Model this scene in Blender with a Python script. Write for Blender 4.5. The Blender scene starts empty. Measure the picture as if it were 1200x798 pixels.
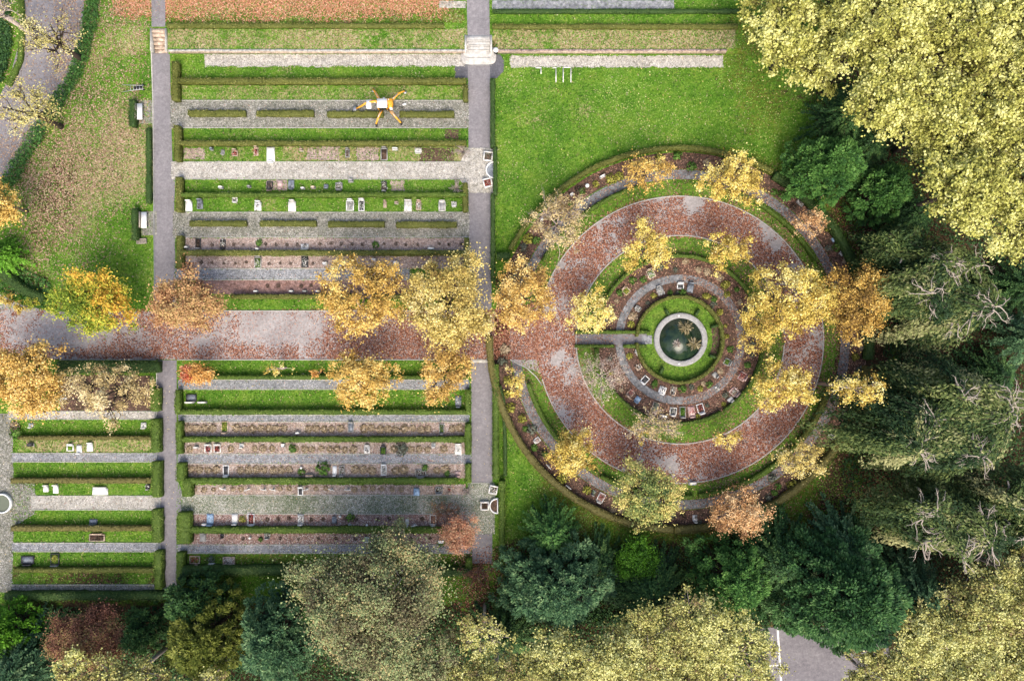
import bpy, math, random
import numpy as np
from math import radians, sin, cos, pi

# ---------------------------------------------------------------- camera, sky, sun, exposure
H = 80.0                                  # drone height above the ground
scene = bpy.context.scene
cam_d = bpy.data.cameras.new('camera'); cam = bpy.data.objects.new('camera', cam_d)
scene.collection.objects.link(cam); scene.camera = cam
cam.location = (0, 0, H); cam.rotation_euler = (0, 0, 0)
cam_d.sensor_width = 36.0; cam_d.lens = 24.0; cam_d.clip_start = 0.5; cam_d.clip_end = 6000
SUN_EL, SUN_AZ = radians(52), radians(172)      # azimuth clockwise from +Y (up in the picture)
world = bpy.data.worlds.new('World'); scene.world = world; world.use_nodes = True
wn = world.node_tree; bg = wn.nodes['Background']
sky = wn.nodes.new('ShaderNodeTexSky'); sky.sky_type = 'NISHITA'; sky.sun_disc = False
sky.sun_elevation = SUN_EL; sky.sun_rotation = SUN_AZ; sky.air_density = 1.0; sky.dust_density = 5.0; sky.ozone_density = 0.6
wn.links.new(sky.outputs[0], bg.inputs[0]); bg.inputs[1].default_value = 0.15
sd = bpy.data.lights.new('sun', 'SUN'); sun = bpy.data.objects.new('sun', sd); scene.collection.objects.link(sun)
sd.energy = 1.5; sd.angle = radians(42); sd.color = (1.0, 0.92, 0.80)
sun.rotation_euler = (pi/2 - SUN_EL, 0, pi - SUN_AZ)
sun.location = (0, -60, 90)
scene.view_settings.view_transform = 'Standard'; scene.view_settings.look = 'None'
scene.view_settings.gamma = 1; scene.view_settings.exposure = 0.82
scene.view_settings.use_curve_mapping = False

C = scene.collection
R0 = np.random.default_rng(7); random.seed(7)
CX, CY = 797.0, 398.0                     # centre of the round garden, photograph pixels

def W(px, py, z=0.0):
    """where a point seen at (px, py) stands when it is z metres up (0.1 m per pixel on the ground)"""
    k = (H - z) / H
    return ((px - 600) * 0.1 * k, (399 - py) * 0.1 * k)

TER = 0.75
YW = (399 - 58.5) * 0.1 * (H - TER) / H
def sstep(a, b, x):
    t = np.clip((x - a) / (b - a), 0, 1); return t * t * (3 - 2 * t)
def gz(X, Y):
    X = np.asarray(X, float); Y = np.asarray(Y, float)
    ramp = TER * sstep(30.5, 38.5, Y)
    step = TER * (Y > YW - 0.02)
    step = np.where((X > -5.45) & (X < -1.95) & (Y < 35.25), 0, step)
    step = np.where((X > -42.4) & (X < -40.2) & (Y < 36.1), 0, step)
    w = sstep(-45.0, -42.5, X) * (1 - sstep(25.2, 28.0, X))
    w = np.where(X < -42.45, w * 0.0 , w)
    return ramp * (1 - w) + step * w
def P3(px, py):
    x, y = W(px, py, 0.0)
    z = float(gz(x, y))
    if z > 0.01: x, y = W(px, py, z)
    return x, y, float(gz(x, y))

def vnoise(x, y, s, seed=0):
    x = np.asarray(x) / s; y = np.asarray(y) / s
    xi = np.floor(x).astype(np.int64); yi = np.floor(y).astype(np.int64)
    fx = x - xi; fy = y - yi; fx = fx*fx*(3-2*fx); fy = fy*fy*(3-2*fy)
    def h(a, b):
        v = np.sin(a * 127.1 + b * 311.7 + seed * 74.7) * 43758.5453
        return v - np.floor(v)
    return (h(xi, yi)*(1-fx) + h(xi+1, yi)*fx)*(1-fy) + (h(xi, yi+1)*(1-fx) + h(xi+1, yi+1)*fx)*fy
def fnoise(x, y, s, seed=0):
    return (vnoise(x, y, s, seed)*.5 + vnoise(x, y, s*.45, seed+3)*.3 + vnoise(x, y, s*.2, seed+9)*.2)

# ---------------------------------------------------------------- mesh helpers
class MB:
    """collects quads / triangles / n-gons, then links them as one mesh object"""
    def __init__(s): s.v = []; s.f = []; s.n = 0; s.tint = []
    def add(s, verts, faces, tint=0.5):
        verts = np.asarray(verts, float); s.v.append(verts)
        s.f.append([tuple(i + s.n for i in f) for f in faces]); s.n += len(verts)
        s.tint.append(np.full(len(verts), tint) if np.isscalar(tint) else np.asarray(tint))
    def quads(s, verts, tint):
        """verts (N,4,3), tint (N,)"""
        N = len(verts)
        if N == 0: return
        idx = (np.arange(N*4).reshape(N, 4) + s.n)
        s.v.append(verts.reshape(-1, 3)); s.f.append(idx); s.n += N*4
        s.tint.append(np.repeat(tint, 4))
    def box(s, x, y, z, sx, sy, sz, rot=0.0, tint=0.5, top=1.0):
        c, d = cos(rot), sin(rot); V = []
        for k in (0, 1):
            t = top if k else 1.0
            for a, b in ((-1,-1),(1,-1),(1,1),(-1,1)):
                X, Y = a*sx/2*t, b*sy/2*t
                V.append((x + X*c - Y*d, y + X*d + Y*c, z + k*sz))
        s.add(V, [(3,2,1,0),(4,5,6,7),(0,1,5,4),(1,2,6,5),(2,3,7,6),(3,0,4,7)], tint)
    def tube(s, pts, rad, n=6, tint=0.5):
        pts = np.asarray(pts, float); m = len(pts)
        rad = np.full(m, rad) if np.isscalar(rad) else np.asarray(rad, float)
        T = np.gradient(pts, axis=0); T /= np.linalg.norm(T, axis=1)[:, None] + 1e-9
        up = np.where(np.abs(T[:, 2:3]) > 0.9, np.array([[1., 0, 0]]), np.array([[0, 0, 1.]]))
        A = np.cross(T, up); A /= np.linalg.norm(A, axis=1)[:, None] + 1e-9
        B = np.cross(T, A)
        a = np.arange(n) * 2*pi/n
        V = pts[:, None, :] + rad[:, None, None]*(A[:, None, :]*np.cos(a)[None, :, None] + B[:, None, :]*np.sin(a)[None, :, None])
        F = [(i*n+j, i*n+(j+1) % n, (i+1)*n+(j+1) % n, (i+1)*n+j) for i in range(m-1) for j in range(n)]
        F.append(tuple(range(n-1, -1, -1))); F.append(tuple((m-1)*n + j for j in range(n)))
        s.add(V.reshape(-1, 3), F, tint)
    def cyl(s, x, y, z, r, h, n=20, r2=None, tint=0.5):
        r2 = r if r2 is None else r2
        a = np.arange(n)*2*pi/n
        V = [(x+r*cos(t), y+r*sin(t), z) for t in a] + [(x+r2*cos(t), y+r2*sin(t), z+h) for t in a]
        F = [(i, (i+1) % n, n+(i+1) % n, n+i) for i in range(n)] + [tuple(range(n-1, -1, -1)), tuple(range(n, 2*n))]
        s.add(V, F, tint)
    def ball(s, x, y, z, r, sz=1.0, n=10, m=6, jit=0.0, tint=0.5):
        V = []; F = []
        for i in range(m+1):
            ph = pi*i/m
            for j in range(n):
                t = 2*pi*j/n; k = r*(1 + jit*(random.random()-.5))
                V.append((x+k*sin(ph)*cos(t), y+k*sin(ph)*sin(t), z+k*sz*cos(ph)))
        for i in range(m):
            for j in range(n):
                F.append((i*n+j, (i+1)*n+j, (i+1)*n+(j+1) % n, i*n+(j+1) % n))
        s.add(V, F, tint)
    def build(s, name, mat, parent=None, smooth=False, origin=None):
        me = bpy.data.meshes.new(name)
        v = np.concatenate(s.v).astype(np.float32)
        if origin is not None: v = v - np.asarray(origin, np.float32)
        loops = []; counts = []
        for f in s.f:
            if isinstance(f, np.ndarray):
                loops.append(f.reshape(-1)); counts.append(np.full(len(f), f.shape[1]))
            else:
                loops.append(np.fromiter((i for q in f for i in q), dtype=np.int64)); counts.append(np.fromiter((len(q) for q in f), dtype=np.int64))
        loops = np.concatenate(loops).astype(np.int32); counts = np.concatenate(counts).astype(np.int32)
        me.vertices.add(len(v)); me.vertices.foreach_set('co', v.reshape(-1))
        me.loops.add(len(loops)); me.loops.foreach_set('vertex_index', loops)
        me.polygons.add(len(counts))
        st = np.concatenate([[0], np.cumsum(counts)[:-1]]).astype(np.int32)
        me.polygons.foreach_set('loop_start', st)
        if smooth: me.polygons.foreach_set('use_smooth', np.ones(len(counts), bool))
        t = np.concatenate(s.tint).astype(np.float32)
        at = me.attributes.new('tint', 'FLOAT', 'POINT'); at.data.foreach_set('value', t)
        me.update(calc_edges=True); me.validate()
        me.materials.append(mat)
        o = bpy.data.objects.new(name, me); C.objects.link(o)
        if origin is not None and parent is None: o.location = origin
        if parent is not None: o.parent = parent
        return o

def tag(o, label=None, cat=None, group=None, kind=None):
    if label: o['label'] = label
    if cat: o['category'] = cat
    if group: o['group'] = group
    if kind: o['kind'] = kind
    return o
def empty(name, label, cat, loc, group=None, rz=0.0):
    o = bpy.data.objects.new(name, None); C.objects.link(o)
    o.location = loc; o.rotation_euler = (0, 0, rz); o.empty_display_size = 0.3
    return tag(o, label, cat, group)
def copy_tree(src, loc, rz=0.0, scale=None, label=None, group=None):
    c = src.copy(); C.objects.link(c); c.location = loc; c.rotation_euler = (0, 0, rz)
    if scale is not None: c.scale = scale
    if label: c['label'] = label
    if group: c['group'] = group
    for ch in list(src.children):
        d = ch.copy(); C.objects.link(d); d.parent = c
        for g in list(ch.children):
            e = g.copy(); C.objects.link(e); e.parent = d
    return c

# ---------------------------------------------------------------- materials
def new_mat(name):
    m = bpy.data.materials.new(name); m.use_nodes = True
    nt = m.node_tree; return m, nt, nt.nodes['Principled BSDF']
def ramp(nt, cols, pos=None):
    r = nt.nodes.new('ShaderNodeValToRGB'); e = r.color_ramp.elements
    pos = pos or [i/(len(cols)-1) for i in range(len(cols))]
    while len(e) < len(cols): e.new(0.5)
    for i, (c, p) in enumerate(zip(cols, pos)):
        e[i].position = p; e[i].color = (c[0], c[1], c[2], 1)
    return r
def noise(nt, scale, detail=4, rough=0.6, coord=None):
    n = nt.nodes.new('ShaderNodeTexNoise'); n.inputs['Scale'].default_value = scale
    n.inputs['Detail'].default_value = detail; n.inputs['Roughness'].default_value = rough
    if coord is None:
        g = nt.nodes.new('ShaderNodeNewGeometry'); coord = g.outputs['Position']
    nt.links.new(coord, n.inputs['Vector']); return n
def mix(nt, fac, a, b, mode='MIX'):
    m = nt.nodes.new('ShaderNodeMix'); m.data_type = 'RGBA'; m.blend_type = mode
    for s, v in ((m.inputs[0], fac), (m.inputs[6], a), (m.inputs[7], b)):
        if hasattr(v, 'is_output') or isinstance(v, bpy.types.NodeSocket): nt.links.new(v, s)
        elif isinstance(v, (int, float)): s.default_value = v
        else: s.default_value = (v[0], v[1], v[2], 1)
    return m.outputs[2]
def math_n(nt, op, a, b=None, clamp=False):
    m = nt.nodes.new('ShaderNodeMath'); m.operation = op; m.use_clamp = clamp
    for s, v in zip(m.inputs, (a, b)):
        if v is None: continue
        if isinstance(v, bpy.types.NodeSocket): nt.links.new(v, s)
        else: s.default_value = v
    return m.outputs[0]
def speckle(name, fine, coarse, fs=9.0, cs=0.6, rough=0.9, bump=0.0, mixf=0.5, fpos=None, bscale=None, grain=.8):
    fs = min(fs, 4.2)
    """fine-grained colours at fs per metre, broad patches at cs per metre"""
    m, nt, p = new_mat(name)
    a = ramp(nt, fine, fpos or [0.3 + 0.4*i/(len(fine)-1) for i in range(len(fine))]); nt.links.new(noise(nt, fs, 3, .75).outputs[0], a.inputs[0])
    b = ramp(nt, coarse, [0.35 + 0.3*i/(len(coarse)-1) for i in range(len(coarse))]); nt.links.new(noise(nt, cs, 5, .65).outputs[0], b.inputs[0])
    g = ramp(nt, [(.42,.42,.41),(.93,.93,.93),(1.65,1.62,1.56)], [.36,.5,.64]); nt.links.new(noise(nt, 2.3, 4, .85).outputs[0], g.inputs[0])
    base = mix(nt, mixf, a.outputs[0], b.outputs[0])
    nt.links.new(mix(nt, grain, base, g.outputs[0], 'MULTIPLY'), p.inputs['Base Color'])
    p.inputs['Roughness'].default_value = rough; p.inputs['Specular IOR Level'].default_value = 0.25
    if bump:
        bn = nt.nodes.new('ShaderNodeBump'); bn.inputs['Strength'].default_value = bump; bn.inputs['Distance'].default_value = 0.05
        nt.links.new(noise(nt, bscale or fs, 3, .7).outputs[0], bn.inputs['Height']); nt.links.new(bn.outputs[0], p.inputs['Normal'])
    return m
def leafy(name, cols, pos=None, trans=0.25, rough=0.6):
    m, nt, p = new_mat(name)
    at = nt.nodes.new('ShaderNodeAttribute'); at.attribute_name = 'tint'
    r = ramp(nt, cols, pos); nt.links.new(at.outputs['Fac'], r.inputs[0])
    nt.links.new(r.outputs[0], p.inputs['Base Color']); p.inputs['Roughness'].default_value = rough
    p.inputs['Specular IOR Level'].default_value = 0.2
    if trans > 0:
        t = nt.nodes.new('ShaderNodeBsdfTranslucent'); nt.links.new(r.outputs[0], t.inputs[0])
        ms = nt.nodes.new('ShaderNodeMixShader'); ms.inputs[0].default_value = trans
        nt.links.new(p.outputs[0], ms.inputs[1]); nt.links.new(t.outputs[0], ms.inputs[2])
        nt.links.new(ms.outputs[0], nt.nodes['Material Output'].inputs[0])
    return m
def plain(name, col, rough=0.7, var=0.25, scale=6.0, metal=0.0):
    m, nt, p = new_mat(name)
    r = ramp(nt, [tuple(c*(1-var) for c in col), tuple(min(1, c*(1+var*.6)) for c in col)], [.35, .65])
    nt.links.new(noise(nt, scale, 4, .7).outputs[0], r.inputs[0]); nt.links.new(r.outputs[0], p.inputs['Base Color'])
    p.inputs['Roughness'].default_value = rough; p.inputs['Metallic'].default_value = metal
    return m

M = {}
M['asphalt'] = speckle('asphalt_grey', [(.15,.14,.15),(.21,.20,.21),(.27,.255,.265)], [(.17,.16,.17),(.20,.19,.20),(.255,.24,.25)], 14, .35, bump=.3, grain=.3)
M['main_asphalt'] = speckle('pale_asphalt', [(.21,.192,.185),(.29,.268,.26),(.37,.345,.335)], [(.25,.225,.222),(.34,.315,.31),(.42,.392,.385)], 9, .45, bump=.3, grain=.3)
M['dark_asphalt'] = speckle('dark_asphalt', [(.13,.12,.135),(.18,.17,.185),(.24,.23,.24)], [(.13,.12,.135),(.25,.24,.25)], 10, .4, bump=.3, grain=.3)
M['apron'] = speckle('apron_asphalt', [(.07,.07,.08),(.10,.10,.115),(.15,.15,.165)], [(.08,.08,.09),(.13,.13,.145)], 4, .5, bump=.3, grain=.3)
M['gravel'] = speckle('grey_gravel', [(.07,.075,.055),(.21,.205,.18),(.42,.40,.37)], [(.10,.12,.07),(.22,.215,.18),(.31,.30,.265)], 7.5, .8, bump=.6, mixf=.4)
M['gravel_pale'] = speckle('pale_gravel', [(.22,.20,.17),(.38,.365,.33),(.56,.54,.50)], [(.24,.23,.19),(.40,.38,.34),(.50,.48,.45)], 7.5, .6, bump=.5, mixf=.45)
M['gravel_moss'] = speckle('mossy_gravel', [(.07,.10,.05),(.21,.23,.17),(.42,.42,.37)], [(.11,.15,.08),(.22,.24,.18),(.30,.27,.23)], 6, .6, bump=.6, mixf=.4)
M['ring_path'] = speckle('worn_ring_path', [(.08,.085,.09),(.16,.165,.175),(.27,.275,.28)], [(.07,.07,.06),(.17,.175,.18),(.26,.265,.28)], 5, 1.0, bump=.4, mixf=.5)
M['flag'] = speckle('blue_grey_flags', [(.12,.13,.14),(.22,.23,.25),(.34,.35,.37)], [(.15,.16,.17),(.25,.26,.28),(.33,.33,.34)], 5, 1.0, bump=.4, mixf=.5)
M['bed_pink'] = speckle('pinkish_soil', [(.16,.105,.085),(.34,.26,.23),(.52,.44,.41)], [(.20,.14,.11),(.33,.25,.22),(.40,.32,.29)], 6.5, .9, bump=.6, mixf=.4)
M['bed_heather'] = speckle('heather_soil', [(.16,.11,.08),(.34,.265,.22),(.58,.51,.46)], [(.24,.175,.13),(.36,.285,.24),(.46,.39,.35)], 4, .9, bump=.6, mixf=.4)
M['bed_brown'] = speckle('brown_soil', [(.025,.018,.012),(.085,.05,.036),(.22,.13,.10)], [(.04,.04,.02),(.095,.06,.045),(.15,.09,.07)], 6.5, .8, bump=.6, mixf=.4)
M['bed_red'] = speckle('reddish_soil', [(.10,.05,.04),(.24,.14,.12),(.38,.26,.24)], [(.14,.08,.06),(.23,.15,.13),(.28,.19,.17)], 6.5, .8, bump=.6, mixf=.4)
M['lawn_ring'] = speckle('ring_lawn', [(.03,.075,.008),(.09,.18,.016),(.19,.29,.04)], [(.04,.075,.01),(.09,.18,.015),(.17,.21,.04)], 7, .5, bump=.8, mixf=.5)
M['kerb'] = speckle('kerb_stone', [(.28,.27,.24),(.42,.41,.38),(.5,.49,.46)], [(.3,.29,.25),(.45,.44,.41)], 6, 1.2, grain=.3)
M['white_stone'] = speckle('white_stone', [(.55,.54,.50),(.74,.73,.70),(.82,.81,.79)], [(.58,.57,.52),(.78,.77,.75)], 6, 1.5, rough=.6, grain=.3)
M['stair_stone'] = speckle('stair_stone', [(.36,.35,.33),(.48,.47,.45),(.56,.55,.53)], [(.38,.37,.34),(.5,.49,.47)], 4, 1.5, rough=.8, grain=.4)
M['grey_stone'] = speckle('grey_stone', [(.20,.20,.20),(.31,.31,.31),(.42,.42,.41)], [(.24,.24,.22),(.36,.36,.35)], 7, 1.5, rough=.6, grain=.3)
M['dark_stone'] = speckle('dark_stone', [(.02,.022,.025),(.05,.052,.056),(.09,.09,.10)], [(.03,.03,.033),(.07,.07,.075)], 7, 1.5, rough=.35, grain=.3)
M['tan_stone'] = speckle('tan_stone', [(.34,.25,.18),(.50,.39,.30),(.60,.50,.42)], [(.36,.27,.2),(.52,.42,.34)], 7, 1.5, rough=.7)
M['pink_stone'] = speckle('pink_stone', [(.40,.26,.24),(.55,.40,.37),(.66,.52,.5)], [(.42,.28,.26),(.56,.42,.4)], 7, 1.5, rough=.5)
M['blue_stone'] = speckle('blue_grey_stone', [(.16,.24,.34),(.26,.38,.52),(.36,.50,.64)], [(.2,.28,.4),(.3,.42,.56)], 5, 1.5, rough=.4)
M['slate'] = speckle('slate_stone', [(.12,.14,.17),(.21,.24,.28),(.32,.35,.39)], [(.14,.16,.19),(.26,.29,.33)], 5, 1.5, rough=.45)
M['bark'] = plain('grey_brown_bark', (.16,.12,.09), .9)
M['bark_pale'] = plain('pale_bark', (.46,.38,.34), .85)
M['bark_weep'] = plain('weathered_bark', (.42,.36,.30), .85)
M['bark_dark'] = plain('dark_bark', (.05,.035,.025), .95)
M['white_paint'] = plain('white_paint', (.82,.82,.80), .45, .06)
M['yellow_paint'] = plain('yellow_paint', (.78,.36,.03), .45, .2)
M['black_metal'] = plain('black_metal', (.02,.02,.022), .5, .2)
M['steel'] = plain('grey_steel', (.45,.45,.47), .35, .15, metal=.7)
M['rubber'] = plain('black_rubber', (.018,.018,.018), .8, .2)
M['wood_grey'] = plain('weathered_wood', (.38,.33,.27), .85, .2)
M['line'] = plain('road_line_white', (.72,.72,.70), .7, .12)
M['glass_dark'] = plain('dark_glass', (.02,.025,.03), .08, .1)
M['hedge'] = leafy('hedge_olive', [(.035,.045,.010),(.095,.11,.022),(.18,.19,.045),(.30,.29,.10)], trans=.1)
M['hedge_green'] = leafy('hedge_green', [(.022,.045,.008),(.065,.115,.016),(.135,.21,.032),(.24,.31,.08)], trans=.1)
M['hedge_dark'] = leafy('hedge_dark', [(.012,.03,.010),(.035,.075,.018),(.07,.125,.03),(.14,.19,.06)], trans=.1)
M['hedge_brown'] = leafy('hedge_brown', [(.06,.065,.018),(.13,.12,.035),(.19,.17,.06),(.24,.21,.09)], trans=.1)
M['heather'] = leafy('heather', [(.26,.19,.12),(.38,.29,.18),(.47,.38,.26),(.58,.50,.38)], trans=.1)
M['darkplant'] = leafy('darkplant', [(.02,.018,.012),(.05,.04,.028),(.10,.075,.05),(.16,.12,.09)], trans=.1)
M['greenplant'] = leafy('greenplant', [(.02,.07,.01),(.06,.15,.02),(.12,.24,.04),(.2,.3,.08)], trans=.15)
M['limeplant'] = leafy('limeplant', [(.10,.14,.02),(.24,.26,.04),(.40,.38,.07),(.5,.45,.14)], trans=.15)
M['greyplant'] = leafy('greyplant', [(.04,.05,.035),(.10,.12,.085),(.18,.20,.15),(.26,.28,.22)], trans=.1)
M['whiteflower'] = leafy('whiteflower', [(.06,.12,.03),(.35,.35,.3),(.75,.74,.70),(.82,.80,.78)], trans=.1)
M['redflower'] = leafy('redflower', [(.05,.09,.02),(.30,.03,.03),(.5,.08,.08),(.7,.5,.45)], trans=.1)

# ---------------------------------------------------------------- ground
def gauss(px, py, cx, cy, sx, sy): return np.exp(-(((px-cx)/sx)**2 + ((py-cy)/sy)**2))
def box_m(px, py, x0, y0, x1, y1, e=3.0):
    return sstep(x0-e, x0+e, px)*(1-sstep(x1-e, x1+e, px))*sstep(y0-e, y0+e, py)*(1-sstep(y1-e, y1+e, py))
def cover(px, py):
    n1 = fnoise(px, py, 40, 1); n2 = fnoise(px, py, 14, 5)
    rad = np.hypot(px-CX, py-CY)
    dry = .10+.45*np.clip(fnoise(px, py, 26, 41)-.42, 0, 1); soil = np.zeros_like(px); moss = np.zeros_like(px)
    for cx, cy, sx, sy, w in ((145,180,42,60,1.1),(75,225,50,60,.9),(150,40,34,46,.55),(105,160,28,36,.6),(40,300,30,30,.3),
                              (700,130,60,30,.3),(625,130,30,40,.38),(660,105,40,14,.3),(240,40,80,12,.4),(720,46,170,10,.5),(640,560,50,60,.25),(110,60,30,60,.4)):
        dry = np.maximum(dry, w*gauss(px, py, cx, cy, sx, sy))
    dry = np.maximum(dry, .85*box_m(px, py, 195, 34, 545, 57, 2)*(.45+.9*n1))
    dry = np.maximum(dry, .95*box_m(px, py, 577, 34, 862, 58, 2)*(.45+.9*n1))
    dry = np.maximum(dry, .45*box_m(px, py, 205, 99, 546, 118, 3))
    dry = np.maximum(dry, .35*box_m(px, py, 205, 170, 330, 190, 3))
    dry = np.maximum(dry, .6*box_m(px, py, 330, 170, 546, 190, 3))
    dry = np.maximum(dry, .55*box_m(px, py, 20, 514, 178, 531, 3)*n1*1.6)
    dry = np.maximum(dry, .35*box_m(px, py, 190, 5, 545, 27, 3))
    for cx, cy, sx, sy, w in ((60,225,36,66,.85),(110,120,30,60,.4),(150,20,34,30,.4),(120,690,170,30,.85),(40,330,40,20,.5),(560,700,20,60,.8)):
        soil = np.maximum(soil, w*gauss(px, py, cx, cy, sx, sy))
    soil = np.maximum(soil, sstep(690, 720, py)*.95)
    soil = np.maximum(soil, .9*sstep(232, 262, rad)*sstep(905, 990, px)*sstep(150, 230, py))
    soil = np.maximum(soil, .9*sstep(620, 650, py)*sstep(560, 600, px))
    soil = np.maximum(soil, .9*sstep(930, 980, px))
    soil = np.maximum(soil, .45*gauss(px, py, 930, 110, 34, 44))
    soil = np.maximum(soil, .7*gauss(px, py, 590, 330, 14, 16))
    moss = np.maximum(moss, .8*box_m(px, py, 190, 10, 545, 27, 2))
    moss = np.maximum(moss, .5*box_m(px, py, 215, 648, 546, 664, 2))
    moss = np.maximum(moss, .5*box_m(px, py, 12, 672, 178, 686, 2))
    moss = np.maximum(moss, .7*sstep(600, 640, px)*sstep(480, 560, py))
    moss = np.maximum(moss, .6*gauss(px, py, 860, 200, 120, 30)); moss = np.maximum(moss, .6*gauss(px, py, 890, 60, 60, 160))
    moss = np.maximum(moss, .5*gauss(px, py, 560, 300, 14, 80)+0*px)
    j = (n2-.5)*.9 + (n1-.5)*.6
    f = lambda a: np.clip(a + j*np.where(a > .04, 1, .35)*(.25+a), 0, 1)
    return f(dry), f(soil), f(moss)

xs = np.concatenate([[-1500,-600,-250,-130,-90], np.arange(-66, 66.01, .25), [90,130,250,600,1500]])
ys = np.concatenate([[-1500,-600,-250,-120,-75], np.arange(-46, 46.01, .25), [75,120,250,600,1500]])
GX, GY = np.meshgrid(xs, ys)
GZ = gz(GX, GY) + .03*(fnoise(GX, GY, 3, 4)-.5)*(np.abs(GX) < 66)
# keep the ground strictly below the sheets laid on it
GZ -= .03
g = MB(); nx, ny = len(xs), len(ys)
idx = np.arange(nx*ny).reshape(ny, nx)
q = np.stack([idx[:-1,:-1], idx[:-1,1:], idx[1:,1:], idx[1:,:-1]], -1).reshape(-1, 4)
g.v.append(np.stack([GX, GY, GZ], -1).reshape(-1, 3)); g.f.append(q); g.n = nx*ny; g.tint.append(np.zeros(nx*ny))
kz = (H - gz(GX, GY))/H
dr, so, mo = cover((GX/.1/kz+600).ravel(), (399-GY/.1/kz).ravel())
def ground_mat():
    m, nt, p = new_mat('grass_ground')
    at = nt.nodes.new('ShaderNodeAttribute'); at.attribute_name = 'cover'
    sp = nt.nodes.new('ShaderNodeSeparateColor'); nt.links.new(at.outputs['Color'], sp.inputs[0])
    fine = noise(nt, 3.4, 4, .85); mid = noise(nt, 1.6, 5, .7); big = noise(nt, .3, 6, .7)
    a = ramp(nt, [(.022,.070,.006),(.075,.19,.012),(.16,.31,.032),(.31,.40,.11)], [.34,.46,.58,.70]); nt.links.new(fine.outputs[0], a.inputs[0])
    b = ramp(nt, [(.05,.11,.014),(.085,.17,.020),(.15,.21,.045),(.21,.22,.09)], [.34,.48,.6,.70]); nt.links.new(mid.outputs[0], b.inputs[0])
    grass = mix(nt, .5, a.outputs[0], b.outputs[0])
    bb = ramp(nt, [(.55,.72,.6),(.95,1.0,.9),(1.35,1.15,1.15)], [.36,.5,.64]); nt.links.new(big.outputs[0], bb.inputs[0])
    grass = mix(nt, 1.0, grass, bb.outputs[0], 'MULTIPLY')
    mo = ramp(nt, [(.035,.045,.008),(.10,.11,.018),(.19,.19,.04)], [.3,.5,.7]); nt.links.new(fine.outputs[0], mo.inputs[0])
    dry = ramp(nt, [(.12,.12,.03),(.32,.26,.13),(.48,.42,.27)], [.32,.5,.68]); nt.links.new(fine.outputs[0], dry.inputs[0])
    soil = ramp(nt, [(.015,.012,.006),(.06,.04,.022),(.16,.085,.05)], [.32,.5,.7]); nt.links.new(fine.outputs[0], soil.inputs[0])
    def thr(w, n):
        s = math_n(nt, 'SUBTRACT', n, .5); s = math_n(nt, 'MULTIPLY', s, 1.7)
        s = math_n(nt, 'ADD', w, s); s = math_n(nt, 'SUBTRACT', s, .32); return math_n(nt, 'MULTIPLY', s, 2.6, True)
    n3 = noise(nt, 3.2, 5, .75)
    g2 = mix(nt, thr(sp.outputs[2], n3.outputs[0]), grass, mo.outputs[0])
    g3 = mix(nt, thr(sp.outputs[0], n3.outputs[0]), g2, dry.outputs[0])
    g4 = mix(nt, thr(sp.outputs[1], mid.outputs[0]), g3, soil.outputs[0])
    nt.links.new(g4, p.inputs['Base Color']); p.inputs['Roughness'].default_value = .95; p.inputs['Specular IOR Level'].default_value = .1
    bn = nt.nodes.new('ShaderNodeBump'); bn.inputs['Strength'].default_value = .9; bn.inputs['Distance'].default_value = .08
    nt.links.new(fine.outputs[0], bn.inputs['Height']); nt.links.new(bn.outputs[0], p.inputs['Normal'])
    return m
go = g.build('ground', ground_mat()); tag(go, 'lawns and bare earth of the cemetery park', 'ground', kind='structure')
ca = go.data.attributes.new('cover', 'FLOAT_COLOR', 'POINT')
ca.data.foreach_set('color', np.stack([dr, so, mo, np.ones_like(dr)], -1).astype(np.float32).ravel())

# ---------------------------------------------------------------- flat sheets: paths and beds
def sheet(name, pts, mat, lift=.012, label=None, cat=None, jit=.0, step=5, zflat=None):
    """polygon given in photograph pixels, laid lift metres above the ground"""
    P = []
    for i in range(len(pts)):
        a, b = pts[i], pts[(i+1) % len(pts)]
        n = max(1, int(math.hypot(b[0]-a[0], b[1]-a[1])/step)) if jit else 1
        for k in range(n):
            t = k/n; P.append((a[0]+(b[0]-a[0])*t + random.uniform(-jit, jit), a[1]+(b[1]-a[1])*t + random.uniform(-jit, jit)))
    z = zflat if zflat is not None else P3(*[sum(c)/len(pts) for c in zip(*pts)])[2]
    mb = MB(); mb.add([(*W(x, y, z), z+lift) for x, y in P], [tuple(range(len(P)-1, -1, -1))])
    return tag(mb.build(name, mat), label, cat, kind='structure')
def rect(x0, y0, x1, y1): return [(x0, y0), (x1, y0), (x1, y1), (x0, y1)]
def ring_sheet(name, r0, r1, a0, a1, mat, lift, label, cat, jit=.0, seg=2.0):
    n = max(8, int(abs(a1-a0)/seg)); mb = MB(); V = []
    for i in range(n+1):
        t = radians(a0+(a1-a0)*i/n)
        for r in (r0, r1):
            rr = r + random.uniform(-jit, jit)
            x, y = W(CX+rr*cos(t), CY-rr*sin(t)); V.append((x, y, lift))
    F = [(2*i, 2*i+1, 2*i+3, 2*i+2) for i in range(n)]
    mb.add(V, F); return tag(mb.build(name, mat), label, cat, kind='structure')
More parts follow.
